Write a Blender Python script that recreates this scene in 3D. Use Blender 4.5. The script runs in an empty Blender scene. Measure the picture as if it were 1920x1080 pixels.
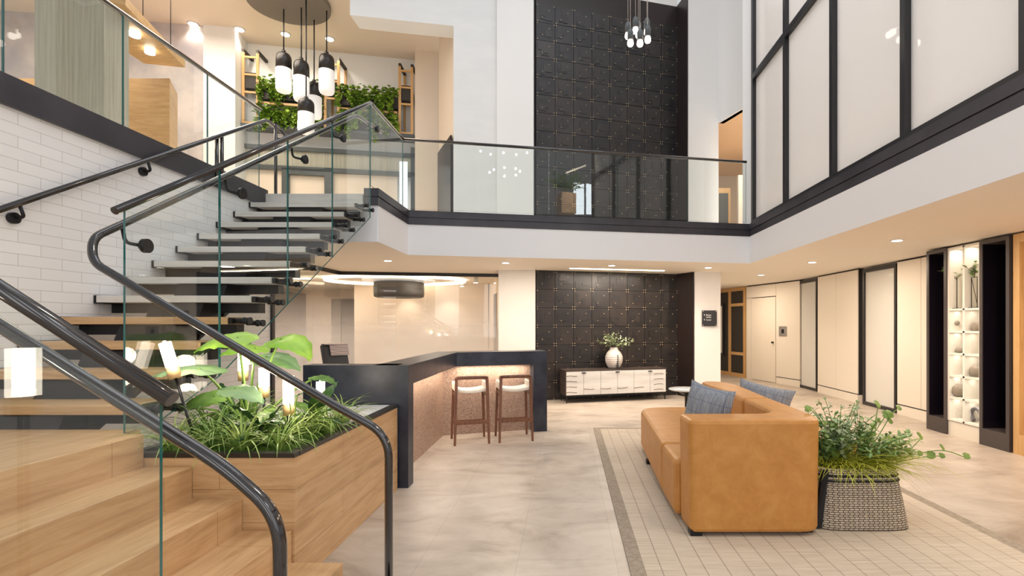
import bpy, bmesh, math, random
from mathutils import Vector, Matrix
from math import sin, cos, pi, radians as R
random.seed(7)
C = bpy.context.scene.collection
# ------------------------------------------------------------------ camera, world, light, exposure
H, F, CX, CY = 1.45, 960.0, 1063.0, 608.0
cam = bpy.data.cameras.new('camera'); camo = bpy.data.objects.new('camera', cam); C.objects.link(camo)
camo.location = (0, 0, H); camo.rotation_euler = (pi/2, 0, 0)
cam.sensor_width = 36; cam.lens = 18.0; cam.shift_x = -103/1920; cam.shift_y = 68/1920; cam.clip_end = 200
bpy.context.scene.camera = camo
bpy.context.scene.cycles.transparent_max_bounces = 32; bpy.context.scene.cycles.sample_clamp_indirect = 6
w = bpy.data.worlds.new('world'); bpy.context.scene.world = w; w.use_nodes = True
bg = w.node_tree.nodes['Background']; bg.inputs[0].default_value = (.93, .955, 1, 1); bg.inputs[1].default_value = .72
vs = bpy.context.scene.view_settings
vs.view_transform = 'Standard'; vs.look = 'None'; vs.exposure = -0.15; vs.gamma = 1; vs.use_curve_mapping = False
def arealight(name, loc, size, power, col, rot=(0, 0, 0), sy=None):
    l = bpy.data.lights.new(name, 'AREA'); l.energy = power; l.color = col; l.size = size
    if sy: l.shape = 'RECTANGLE'; l.size_y = sy
    o = bpy.data.objects.new(name, l); C.objects.link(o); o.location = loc; o.rotation_euler = rot; return o
WARM = (1, .83, .65); SOFT = (1, .88, .74); DAY = (.93, .96, 1)
arealight('skylight', (0.2, 4.5, 9.6), 5.5, 185, DAY, sy=5.5)                       # atrium skylight
for wx in (-3.2, -.9, 1.4, 3.7): arealight('window_daylight', (wx, -3.8, 2.6), 1.1, 42, (1, .97, .94), (R(84), 0, 0), sy=4.6)   # tall windows behind the camera

def P(px, py, Y): return Vector(((px-CX)*Y/F, Y, H-(py-CY)*Y/F))
def GY(py, z=0): return (H-z)*F/(py-CY)
def GP(px, py, z=0):
    Y = GY(py, z); return Vector(((px-CX)*Y/F, Y, z))
# ------------------------------------------------------------------ materials
M = {}
def mat(name, col, rough=.5, metal=0, spec=.5, emit=None, es=0, coat=0):
    m = bpy.data.materials.new(name); m.use_nodes = True; b = m.node_tree.nodes['Principled BSDF']
    b.inputs['Base Color'].default_value = (*col, 1); b.inputs['Roughness'].default_value = rough
    b.inputs['Metallic'].default_value = metal; b.inputs['Specular IOR Level'].default_value = spec
    b.inputs['Coat Weight'].default_value = coat
    if emit: b.inputs['Emission Color'].default_value = (*emit, 1); b.inputs['Emission Strength'].default_value = es
    M[name] = m; return m
def nd(m, t, **k):
    n = m.node_tree.nodes.new(t)
    for a, v in k.items(): setattr(n, a, v)
    return n
def ln(m, a, b): m.node_tree.links.new(a, b)
def pos(m, scale=(1, 1, 1), rot=(0, 0, 0), loc=(0, 0, 0), obj=False):
    if obj: g = nd(m, 'ShaderNodeTexCoord').outputs['Object']
    else: g = nd(m, 'ShaderNodeNewGeometry').outputs['Position']
    p = nd(m, 'ShaderNodeMapping'); p.inputs['Scale'].default_value = scale; p.inputs['Rotation'].default_value = rot; p.inputs['Location'].default_value = loc
    ln(m, g, p.inputs[0]); return p.outputs[0]
def ramp(m, fac, stops):
    r = nd(m, 'ShaderNodeValToRGB'); e = r.color_ramp.elements
    while len(e) < len(stops): e.new(.5)
    for i, (p, c) in enumerate(stops): e[i].position = p; e[i].color = (*c, 1)
    ln(m, fac, r.inputs[0]); return r.outputs[0]
def noise(m, vec, scale, detail=4, rough=.55, dist=0):
    n = nd(m, 'ShaderNodeTexNoise'); n.inputs['Scale'].default_value = scale; n.inputs['Detail'].default_value = detail
    n.inputs['Roughness'].default_value = rough; n.inputs['Distortion'].default_value = dist; ln(m, vec, n.inputs['Vector']); return n.outputs[0]
def mix(m, a, b, fac, mode='MIX'):
    x = nd(m, 'ShaderNodeMix', data_type='RGBA', blend_type=mode)
    for v, i in ((fac, 0), (a, 6), (b, 7)):
        if isinstance(v, (int, float)): x.inputs[i].default_value = v
        elif isinstance(v, tuple): x.inputs[i].default_value = (*v, 1)
        else: ln(m, v, x.inputs[i])
    return x.outputs[2]
def setc(m, c, r=None):
    b = m.node_tree.nodes['Principled BSDF']; ln(m, c, b.inputs['Base Color'])
def bump(m, h, s=.3, d=.01):
    b = nd(m, 'ShaderNodeBump'); b.inputs['Strength'].default_value = s; b.inputs['Distance'].default_value = d
    ln(m, h, b.inputs['Height']); ln(m, b.outputs[0], m.node_tree.nodes['Principled BSDF'].inputs['Normal'])
def mottled(name, c1, c2, scale=6, rough=.5, sc=(1, 1, 1), b=0, **k):
    m = mat(name, c1, rough, **k); n = noise(m, pos(m, sc), scale, 6); setc(m, ramp(m, n, [(.35, c1), (.65, c2)]))
    if b: bump(m, n, b)
    return m
def brick(m, vec, bw, rh, mortar, c1, c2, cm, offset=.5, smooth=.1):
    t = nd(m, 'ShaderNodeTexBrick'); t.offset = offset; t.inputs['Scale'].default_value = 1
    t.inputs['Brick Width'].default_value = bw; t.inputs['Row Height'].default_value = rh; t.inputs['Mortar Size'].default_value = mortar
    t.inputs['Mortar Smooth'].default_value = smooth
    for n, c in (('Color1', c1), ('Color2', c2), ('Mortar', cm)): t.inputs[n].default_value = (*c, 1)
    ln(m, vec, t.inputs['Vector']); return t
def wood(name, c1, c2, c3, sc, seam=None, rough=.42):
    """sc: grain stretch; seam: (mapping rot, brick width, row height, loc)"""
    m = mat(name, c1, rough); v = pos(m, sc)
    n = noise(m, v, 2.6, 9, .66, .5); n2 = noise(m, v, 7, 3, .6)
    c = ramp(m, n, [(.3, c3), (.48, c1), (.7, c2)]); c = mix(m, c, c3, ramp(m, n2, [(.55, (0, 0, 0)), (.75, (.35, .35, .35))]))
    if seam:
        g = nd(m, 'ShaderNodeNewGeometry'); sp_ = nd(m, 'ShaderNodeSeparateXYZ'); ln(m, g.outputs['Position'], sp_.inputs[0]); cb_ = nd(m, 'ShaderNodeCombineXYZ')
        ln(m, sp_.outputs[seam[0][0]], cb_.inputs[0]); ln(m, sp_.outputs[seam[0][1]], cb_.inputs[1])
        t = brick(m, cb_.outputs[0], seam[1], seam[2], .0016, (1, 1, 1), (.88, .87, .86), (.5, .45, .4))
        c = mix(m, c, t.outputs[0], 1.0, 'MULTIPLY')
    setc(m, c); bump(m, n2, .08); return m
mat('white_paint', (.85, .84, .825), .6)
mat('fascia_white', (.87, .875, .89), .55)
mat('ceiling_paint', (.93, .86, .76), .7)
mat('warm_wall', (.76, .69, .60), .55)
mat('panel_cream', (.82, .75, .65), .45)
mat('reveal_black', (.02, .018, .018), .6)
mottled('band_steel', (.035, .033, .042), (.055, .05, .06), 3, .38)
mat('rail_metal', (.022, .018, .018), .14, metal=.45, spec=.7, coat=1)
mat('black_metal', (.014, .014, .016), .35, metal=.4)
mat('frame_black', (.018, .017, .02), .3)
mat('gold', (.80, .62, .38), .4, metal=.3)
mat('chrome', (.6, .6, .6), .25, metal=1)
mat('lamp_glow', (1, .9, .78), .5, emit=(1, .86, .68), es=10)
mat('lamp_glow_bright', (1, .9, .78), .5, emit=(1, .88, .72), es=24)
mat('down_glow', (1, 1, 1), .5, emit=(1, .88, .72), es=14)
mat('opal_glow', (.85, .83, .8), .3, emit=(1, .97, .92), es=.36)
mat('bulb_glow', (1, 1, 1), .3, emit=(1, .9, .78), es=8)
mat('cove_glow', (1, 1, 1), .5, emit=(1, .84, .62), es=7)
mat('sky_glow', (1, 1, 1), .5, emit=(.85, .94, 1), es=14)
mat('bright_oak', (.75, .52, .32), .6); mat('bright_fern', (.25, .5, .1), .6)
mat('window_glow', (1, 1, 1), .5, emit=(.75, .9, 1), es=.9)
OAK = ((.58, .355, .175), (.68, .45, .245), (.45, .26, .12))
wood('oak_y', *OAK, (9, .8, 9), ((1, 0), 2.6, 50))
wood('oak_h', *OAK, (.9, .9, 9), ((0, 2), 1.9, .182))
wood('oak_side', *OAK, (.9, .9, 9), ((1, 2), 1.7, .182))
wood('oak_x', *OAK, (.8, 9, 9))
wood('oak_v', (.62, .40, .19), (.70, .47, .25), (.5, .3, .13), (9, 9, .8))
wood('tread_skylit', (.70, .66, .62), (.78, .74, .70), (.60, .56, .52), (.8, 9, 9))  # oak paled to gray: sky light on the upper treads, put into the colour
wood('walnut', (.16, .06, .03), (.24, .10, .05), (.09, .035, .02), (12, 12, 1.5), rough=.28)
wood('dark_wood', (.055, .04, .035), (.08, .06, .05), (.035, .025, .02), (.8, .8, 9), rough=.4)
wood('portal_oak', (.50, .30, .13), (.58, .37, .17), (.40, .23, .09), (.9, .9, 7))
wood('canopy_wood', (.50, .32, .15), (.58, .39, .20), (.40, .25, .11), (1.5, 6, 6))
wood('orange_oak', (.62, .37, .15), (.68, .43, .19), (.52, .30, .11), (9, 9, .8))
# stone floor
m = mat('stone_floor', (.6, .54, .47), .38); v = pos(m, rot=(0, 0, R(90)), loc=(.15, .3, 0))
n1 = noise(m, pos(m, (1, 1.8, 1)), 1.3, 9, .62, .9); n2 = noise(m, pos(m, (1, 1, 1)), 5, 6, .6, .5)
c = ramp(m, n1, [(.28, (.30, .24, .19)), (.46, (.48, .41, .345)), (.72, (.62, .55, .475))])
c = mix(m, c, (.38, .32, .26), ramp(m, n2, [(.5, (0, 0, 0)), (.72, (.5, .5, .5))]))
t = brick(m, v, 1.2, .6, .0018, (1, 1, 1), (.94, .93, .92), (.72, .7, .68)); setc(m, mix(m, c, t.outputs[0], 1.0, 'MULTIPLY')); bump(m, n1, .04)
# white glazed brick on left wall (plane X const): u = y, v = z
m = mat('white_brick', (.78, .75, .72), .28)
sx = nd(m, 'ShaderNodeSeparateXYZ'); g = nd(m, 'ShaderNodeNewGeometry'); ln(m, g.outputs['Position'], sx.inputs[0])
cb = nd(m, 'ShaderNodeCombineXYZ'); sh = nd(m, 'ShaderNodeMath', operation='SUBTRACT'); sh.inputs[1].default_value = 3.511-3.075; ln(m, sx.outputs[1], sh.inputs[0]); ln(m, sh.outputs[0], cb.inputs[0]); ln(m, sx.outputs[2], cb.inputs[1])
t = brick(m, cb.outputs[0], .3075, .0805, .0022, (.90, .88, .88), (.84, .82, .82), (.60, .57, .56)); setc(m, t.outputs[0])
nb = noise(m, g.outputs['Position'], 9, 4); mm = nd(m, 'ShaderNodeMath', operation='SUBTRACT'); ln(m, nb, mm.inputs[0]); ln(m, t.outputs[1], mm.inputs[1]); bump(m, mm.outputs[0], .2, .004)
# counter laminate
mottled('counter_dark', (.010, .014, .028), (.034, .040, .060), 4.2, .4)
m = mat('counter_fabric', (.42, .28, .2), .45); n = noise(m, pos(m), 70, 3, .7); n2 = noise(m, pos(m), 4, 4)
setc(m, mix(m, ramp(m, n, [(.35, (.20, .12, .09)), (.6, (.50, .36, .28))]), (.30, .2, .16), ramp(m, n2, [(.45, (0, 0, 0)), (.7, (.5, .5, .5))]))); bump(m, n, .3)
mat('quartz', (.72, .71, .70), .3)
mottled('tile_dark', (.014, .012, .013), (.030, .023, .021), 2.2, .33)
mottled('tile_dark2', (.010, .009, .011), (.020, .017, .017), 5, .38)
mat('tile_plain', (.022, .014, .013), .35)
# leather
m = mat('leather', (.52, .22, .045), .42); n = noise(m, pos(m), 9, 8, .7, .5); n2 = noise(m, pos(m), 90, 2)
setc(m, ramp(m, n, [(.3, (.44, .185, .036)), (.5, (.50, .22, .046)), (.78, (.58, .28, .075))])); bump(m, n2, .12, .004)
# plaid cushion
m = mat('plaid', (.2, .24, .32), .9); vv = pos(m, obj=True); sx = nd(m, 'ShaderNodeSeparateXYZ'); ln(m, vv, sx.inputs[0])
def mth(op, a, b=None, m_=None):
    x = nd(m_ or m, 'ShaderNodeMath', operation=op)
    for i, v in enumerate((a, b)):
        if v is None: continue
        if isinstance(v, (int, float)): x.inputs[i].default_value = v
        else: ln(m_ or m, v, x.inputs[i])
    return x.outputs[0]
lx = mth('LESS_THAN', mth('PINGPONG', sx.outputs[0], .045), .0035); lz = mth('LESS_THAN', mth('PINGPONG', sx.outputs[2], .05), .0035)
wv = mth('MULTIPLY', mth('LESS_THAN', mth('PINGPONG', sx.outputs[0], .0035), .0017), mth('LESS_THAN', mth('PINGPONG', sx.outputs[2], .0035), .0022))
n = noise(m, pos(m, (60, 60, 4), obj=True), 1, 4, .7); c = mix(m, ramp(m, n, [(.3, (.19, .21, .25)), (.7, (.42, .43, .45))]), (.03, .05, .09), mth('MULTIPLY', wv, .8))
setc(m, mix(m, c, (.06, .09, .17), mth('MULTIPLY', mth('MAXIMUM', lx, lz), .45)))
mat('chair_fabric', (.045, .05, .06), .8)
m = mat('striped_throw', (.3, .27, .27), .9); w1 = nd(m, 'ShaderNodeTexWave', bands_direction='Z'); w1.inputs['Scale'].default_value = 15; ln(m, pos(m), w1.inputs[0])
setc(m, ramp(m, w1.outputs[1], [(.35, (.05, .05, .09)), (.6, (.72, .62, .60))]))
# rug: light field with dark lines, darker border
m = mat('rug', (.6, .54, .45), .95); g = nd(m, 'ShaderNodeNewGeometry'); sx = nd(m, 'ShaderNodeSeparateXYZ'); ln(m, g.outputs[0], sx.inputs[0])
u = mth('PINGPONG', mth('SUBTRACT', sx.outputs[0], .557), .0645); line = mth('LESS_THAN', u, .0030)
vv = mth('PINGPONG', sx.outputs[1], .29); line2 = mth('MULTIPLY', mth('LESS_THAN', vv, .0030), .3)
n = noise(m, pos(m, (3, 60, 1)), 1, 5, .7); n2 = noise(m, pos(m), 1.2, 5)
c = ramp(m, n, [(.3, (.44, .36, .275)), (.7, (.62, .54, .44))]); c = mix(m, c, (.40, .33, .25), ramp(m, n2, [(.5, (0, 0, 0)), (.7, (.4, .4, .4))]))
c = mix(m, c, (.22, .17, .13), mth('MULTIPLY', mth('MAXIMUM', line, line2), .75)); setc(m, c)
mottled('rug_border', (.26, .215, .16), (.36, .30, .235), 40, .95)
m = mat('basket', (.5, .42, .32), .85); 
t = brick(m, pos(m, rot=(R(90), 0, 0)), .034, .015, .0024, (.60, .50, .38), (.46, .37, .27), (.02, .016, .018), .28); setc(m, t.outputs[0])
mat('basket_black', (.012, .012, .014), .8)
mottled('leaf_green', (.07, .16, .025), (.16, .29, .05), 8, .45)
mottled('leaf_olive', (.10, .18, .02), (.22, .32, .06), 12, .5)
mottled('leaf_gray', (.16, .30, .12), (.30, .44, .22), 5, .35)
mottled('leaf_lime', (.22, .46, .03), (.42, .68, .08), 6, .4)
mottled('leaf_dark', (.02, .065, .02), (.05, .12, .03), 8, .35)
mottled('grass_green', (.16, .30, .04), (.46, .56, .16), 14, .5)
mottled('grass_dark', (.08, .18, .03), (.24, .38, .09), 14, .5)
mottled('reed_yellow', (.38, .42, .03), (.58, .58, .08), 12, .5)
mottled('sage', (.24, .34, .18), (.50, .58, .36), 10, .6)
mottled('sage_green', (.14, .26, .08), (.30, .42, .16), 10, .6)
mottled('moss', (.05, .12, .015), (.14, .26, .03), 22, .95)
mat('stem_green', (.16, .28, .05), .5)
mat('stem_brown', (.12, .07, .035), .6)
m = mottled('vase', (.62, .56, .52), (.75, .72, .70), 9, .45)
m = mat('crack_white', (.70, .69, .67), .5); n = noise(m, pos(m, (.8, .8, 9)), 1, 5, .6)
setc(m, ramp(m, n, [(.30, (.58, .57, .56)), (.55, (.76, .75, .74))]))
mat('white_top', (.8, .8, .79), .25); mat('cream_leather', (.86, .80, .70), .45)
mat('sign_black', (.02, .02, .022), .3); mat('sign_white', (.9, .9, .9), .5); mat('door_cream', (.82, .74, .63), .4)
mat('niche_black', (.010, .007, .012), .22, coat=.5); mat('niche_frame', (.06, .048, .045), .4)
mat('shelf_white', (.86, .82, .74), .5); mat('stoneware', (.30, .26, .21), .7); mat('stone_gray', (.22, .22, .24), .7)
mat('concrete', (.20, .17, .145), .7); mat('black_gloss', (.018, .016, .015), .3)
m = mottled('mural', (.62, .55, .52), (.40, .37, .40), 1.6, .6)
m = mat('fabric_wall', (.40, .38, .31), .8); n = noise(m, pos(m, (30, 30, .9)), 1, 4, .6); setc(m, ramp(m, n, [(.3, (.36, .345, .28)), (.7, (.50, .48, .40))])); bump(m, n, .2)
mat('orange_wall', (.80, .52, .30), .6); mat('beige_wall', (.78, .66, .54), .6); mat('drum_dark', (.035, .03, .026), .6)
mat('steel_gray', (.075, .085, .09), .4)
def glass(name, tint, ior=1.45, frost=None):
    m = bpy.data.materials.new(name); m.use_nodes = True; nt = m.node_tree; nt.nodes.clear(); M[name] = m
    out = nd(m, 'ShaderNodeOutputMaterial'); tr = nd(m, 'ShaderNodeBsdfTransparent'); tr.inputs[0].default_value = (*tint, 1)
    gl = nd(m, 'ShaderNodeBsdfGlossy'); gl.inputs['Roughness'].default_value = 0.0; lw = nd(m, 'ShaderNodeLayerWeight'); lw.inputs[0].default_value = .5
    pw = nd(m, 'ShaderNodeMath', operation='POWER'); ln(m, lw.outputs['Facing'], pw.inputs[0]); pw.inputs[1].default_value = 4.5
    fr = nd(m, 'ShaderNodeMath', operation='MULTIPLY_ADD'); ln(m, pw.outputs[0], fr.inputs[0]); fr.inputs[1].default_value = .55; fr.inputs[2].default_value = .04
    mx = nd(m, 'ShaderNodeMixShader'); base = tr.outputs[0]
    if frost:
        di = nd(m, 'ShaderNodeBsdfDiffuse'); di.inputs[0].default_value = (*frost[0], 1); tl = nd(m, 'ShaderNodeBsdfTranslucent'); tl.inputs[0].default_value = (*frost[0], 1)
        a = nd(m, 'ShaderNodeMixShader'); a.inputs[0].default_value = .1 if name == 'door_glass' else .45; ln(m, di.outputs[0], a.inputs[1]); ln(m, tl.outputs[0], a.inputs[2])
        b = nd(m, 'ShaderNodeMixShader'); ln(m, tr.outputs[0], b.inputs[1]); ln(m, a.outputs[0], b.inputs[2]); base = b.outputs[0]
        if len(frost) > 2:       # gradient film by height: dense below z0, clear above z1
            g = nd(m, 'ShaderNodeNewGeometry'); s = nd(m, 'ShaderNodeSeparateXYZ'); ln(m, g.outputs[0], s.inputs[0])
            mr = nd(m, 'ShaderNodeMapRange'); mr.inputs[1].default_value = frost[1]; mr.inputs[2].default_value = frost[2]; ln(m, s.outputs[2], mr.inputs[0]); k0, k1 = frost[3], frost[4]
            cr = ramp(m, mr.outputs[0], [(0, (k0,)*3), (.35, (k0*.82+k1*.18,)*3), (.7, (k0*.28+k1*.72,)*3), (1, (k1,)*3)]); ln(m, cr, b.inputs[0])
        else: b.inputs[0].default_value = frost[1]
    ln(m, fr.outputs[0], mx.inputs[0]); ln(m, base, mx.inputs[1]); ln(m, gl.outputs[0], mx.inputs[2]); ln(m, mx.outputs[0], out.inputs[0])
glass('glass', (.955, .975, .965)); glass('film_glass', (.97, .97, .96), 1.4, ((.97, .97, 1.0), .8, 2.0, .46, .02))
glass('frost_glass', (.95, .97, .96), 1.45, ((.80, .785, .775), .93)); glass('door_glass', (.8, .82, .78), 1.5, ((.84, .82, .77), .0, 2.3, .96, .8))
mat('glass_edge', (.02, .13, .12), .15, coat=.5)
# ------------------------------------------------------------------ mesh builder
class MB:
    def __init__(s): s.v = []; s.f = []; s.mi = []; s.cur = 0; s.sm = []
    def mat(s, i): s.cur = i; return s
    def face(s, idx, smooth=False): s.f.append(idx); s.mi.append(s.cur); s.sm.append(smooth)
    def prism(s, pts, ext, side=None):
        """pts: planar polygon (3D), ext: extrusion vector; side = material index of side faces"""
        b = len(s.v); n = len(pts); ext = Vector(ext); pts = [Vector(p) for p in pts]
        nm = Vector((0, 0, 0))
        for i in range(n): nm += pts[i].cross(pts[(i+1) % n])
        if nm.dot(ext) > 0: pts = pts[::-1]
        s.v += [tuple(p) for p in pts] + [tuple(p+ext) for p in pts]
        s.face(list(range(b, b+n))); s.face(list(range(b+2*n-1, b+n-1, -1)))
        c = s.cur
        if side is not None: s.cur = side
        for i in range(n):
            j = (i+1) % n; s.face([b+j, b+i, b+n+i, b+n+j])
        s.cur = c; return s
    def box(s, x0, x1, y0, y1, z0, z1):
        return s.prism([(x0, y0, z0), (x1, y0, z0), (x1, y1, z0), (x0, y1, z0)], (0, 0, z1-z0))
    def wallbox(s, a, b, z0, z1, t):
        """vertical slab from plan point a to b; thickness t to the left of a->b"""
        a = Vector((*a[:2], z0)); b = Vector((*b[:2], z0)); d = (b-a).normalized(); n = Vector((-d.y, d.x, 0))*t
        return s.prism([a, b, b+n, a+n], (0, 0, z1-z0))
    def tube(s, pts, r, n=12, caps=True, r1=None):
        pts = [Vector(p) for p in pts]; b = len(s.v); N = len(pts); up = None
        for i, p in enumerate(pts):
            t = (pts[min(i+1, N-1)]-pts[max(i-1, 0)]).normalized()
            if up is None: up = Vector((0, 0, 1)) if abs(t.z) < .9 else Vector((1, 0, 0))
            up = (up-t*up.dot(t)).normalized(); q = t.cross(up); rr = r if r1 is None else r+(r1-r)*i/(N-1)
            for k in range(n):
                a = 2*pi*k/n; s.v.append(tuple(p+up*cos(a)*rr+q*sin(a)*rr))
        for i in range(N-1):
            for k in range(n):
                l = (k+1) % n; s.face([b+i*n+k, b+i*n+l, b+(i+1)*n+l, b+(i+1)*n+k][::-1], True)
        if caps: s.face([b+k for k in range(n)]); s.face([b+(N-1)*n+k for k in range(n)][::-1])
        return s
    def cyl(s, a, b, r, n=16): return s.tube([a, b], r, n)
    def lathe(s, c, prof, n=28, close=True):
        b = len(s.v); N = len(prof)
        for r, z in prof:
            for k in range(n):
                a = 2*pi*k/n; s.v.append((c[0]+r*cos(a), c[1]+r*sin(a), c[2]+z))
        for i in range(N-1):
            for k in range(n):
                l = (k+1) % n; s.face([b+i*n+k, b+i*n+l, b+(i+1)*n+l, b+(i+1)*n+k], True)
        if close: s.face([b+k for k in range(n)][::-1]); s.face([b+(N-1)*n+k for k in range(n)])
        return s
    def blade(s, base, az, el, L, W, droop, n=6, fold=.15, shape='grass', roll=0):
        """leaf or blade of grass: arching strip with a central fold"""
        p = Vector(base); b = len(s.v); h = Vector((cos(az), sin(az), 0)); sd = Vector((-sin(az), cos(az), 0))
        for i in range(n+1):
            t = i/n; e = el-droop*t
            if shape == 'grass': wd = W*(1-t)**.6*(.6+.4*min(1, t*5))
            elif shape == 'heart': wd = W*(sin(pi*min(1, t**.55))**.8)*(1 if t > 0 else 0)
            else: wd = W*sin(pi*t**.8)**.75 if 0 < t < 1 else 0
            nrm = Vector((0, 0, 1))*cos(e)-h*sin(e); s2 = sd*cos(roll)+nrm*sin(roll)
            wv = s2*wd*.5; s.v += [tuple(p-wv+nrm*fold*wd), tuple(p), tuple(p+wv+nrm*fold*wd)]
            if i < n: p = p+(h*cos(e)+Vector((0, 0, 1))*sin(e))*(L/n)
        for i in range(n):
            k = b+3*i
            s.face([k, k+3, k+4, k+1], True); s.face([k+1, k+4, k+5, k+2], True)
        return p
    def mesh(s, name, mats, off=(0, 0, 0), bevel=0):
        me = bpy.data.meshes.new(name); o = Vector(off)
        me.from_pydata([tuple(Vector(v)-o) for v in s.v], [], s.f)
        for x in (mats if isinstance(mats, (list, tuple)) else [mats]): me.materials.append(M[x])
        for p, i, sm in zip(me.polygons, s.mi, s.sm): p.material_index = i; p.use_smooth = sm
        me.update(); return me
WL = {}
def tag(o, label=None, cat=None, group=None, kind=None):
    for k, v in (('label', label), ('category', cat), ('group', group), ('kind', kind)):
        if v: o[k] = v
    return o
def thing(name, label, cat, loc=(0, 0, 0), group=None):
    o = bpy.data.objects.new(name, None); C.objects.link(o); o.location = loc; o.empty_display_size = .1
    WL[o] = Vector(loc); return tag(o, label, cat, group)
def obj(name, mb, mats, parent=None, bevel=0, label=None, sub=0, solid=0):
    if parent is not None: off = WL.get(parent, Vector())
    else:
        xs = [v[0] for v in mb.v]; ys = [v[1] for v in mb.v]; zs = [v[2] for v in mb.v]
        off = Vector(((min(xs)+max(xs))/2, (min(ys)+max(ys))/2, min(zs)))
    o = bpy.data.objects.new(name, mb.mesh(name, mats, off)); C.objects.link(o)
    if parent is not None: o.parent = parent; WL[o] = off
    else: o.location = off; WL[o] = off
    if bevel:
        b = o.modifiers.new('bevel', 'BEVEL'); b.width = bevel; b.segments = 2; b.limit_method = 'ANGLE'; b.angle_limit = R(40)
    if sub:
        b = o.modifiers.new('sub', 'SUBSURF'); b.levels = sub; b.render_levels = sub
    if label: o['label'] = label
    return o
def single(name, mb, mats, label, cat, group=None, **k):
    o = obj(name, mb, mats, None, **k); return tag(o, label, cat, group)
def struct(name, mb, mats, parent=None, **k):
    o = obj(name, mb, mats, parent, **k)
    if parent is None: o['kind'] = 'structure'
    return o
def sroot(name, loc=(0, 0, 0)):
    o = bpy.data.objects.new(name, None); C.objects.link(o); o.location = loc; WL[o] = Vector(loc); o['kind'] = 'structure'; return o
def dup(root, loc, rz=None, label=None, group=None):
    r = root.copy(); C.objects.link(r); r.location = loc
    if rz is not None: r.rotation_euler = (0, 0, rz)
    if label: r['label'] = label
    if group: r['group'] = group
    for ch in list(root.children):
        c = ch.copy(); C.objects.link(c); c.parent = r
        for g in list(ch.children):
            d = g.copy(); C.objects.link(d); d.parent = c
    return r
def arc(pts, r=.08, n=5):
    """round the corners of a polyline"""
    pts = [Vector(p) for p in pts]; out = [pts[0]]
    for i in range(1, len(pts)-1):
        a, p, b = pts[i-1], pts[i], pts[i+1]; d1 = (a-p); d2 = (b-p); k = min(r, d1.length*.45, d2.length*.45)
        q1 = p+d1.normalized()*k; q2 = p+d2.normalized()*k
        for j in range(n+1):
            t = j/n; out.append(q1*(1-t)**2+p*2*t*(1-t)+q2*t*t)
    return out+[pts[-1]]
# ------------------------------------------------------------------ floor, slab, walls
CEIL, UF = 2.48, 3.067                      # soffit height, upper floor height
struct('floor', MB().box(-14, 12, -4, 20, -.1, 0), 'stone_floor')
slab = [(-3.9, -2), (-3.9, 6.40), (-2.37, 6.40), (-2.37, 7.60), (3.10, 8.66), (3.10, -2), (12, -2), (12, 18), (-14, 18), (-14, -2)]
struct('ceiling', MB().prism([(x, y, CEIL) for x, y in slab], (0, 0, UF-CEIL)), 'ceiling_paint')
# white fascia skin over slab edge and the dark two-step steel band
fas = [(-3.4, 6.395), (-2.365, 6.395), (-2.365, 7.596), (3.095, 8.655), (3.095, -2)]
mb = MB()
for a, b in zip(fas, fas[1:]): mb.wallbox(a, b, CEIL-.002, 2.935, -.012)
struct('trim_1', mb, 'fascia_white')
mb = MB()
path = [(-3.76, -2), (-3.76, 6.39)]
for a, b in zip(path, path[1:]): mb.wallbox(a, b, 2.915, 3.12, -.03)
struct('trim_2', mb, 'band_steel')
mb = MB(); fp = [(-2.52, 6.36), (-2.345, 6.36), (-2.345, 7.578), (3.082, 8.633), (3.082, -2)]
def offp(pts, d):
    out = []
    for i, p in enumerate(pts):
        p = Vector(p); ns = []
        if i > 0: t = (p-Vector(pts[i-1])).normalized(); ns.append(Vector((t.y, -t.x)))
        if i < len(pts)-1: t = (Vector(pts[i+1])-p).normalized(); ns.append(Vector((t.y, -t.x)))
        n = sum(ns, Vector((0, 0))); n = n/n.length; k = d/n.dot(ns[0]); out.append(tuple(p+n*k))
    return out
def ribbon(mb, pts, d0, d1, z0, z1):
    A = offp(pts, d0); B = offp(pts, d1)
    for i in range(len(pts)-1): mb.prism([(*A[i], z0), (*A[i+1], z0), (*B[i+1], z0), (*B[i], z0)], (0, 0, z1-z0))
ribbon(mb, fp, 0, -.10, 2.93, 3.03); ribbon(mb, fp, -.012, -.10, 3.03, 3.04); ribbon(mb, fp, .008, -.10, 3.04, 3.14)
struct('trim_3', mb, 'band_steel')
struct('wall_left', MB().box(-3.99, -3.765, -2, 6.5, 0, 2.92), 'white_brick')
struct('trim_4', MB().box(-3.80, -3.74, 6.5, 6.56, 0, CEIL), 'frame_black')
struct('trim_5', MB().box(-3.78, -2.53, 6.34, 6.40, 2.93, UF), 'tread_skylit')
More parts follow.
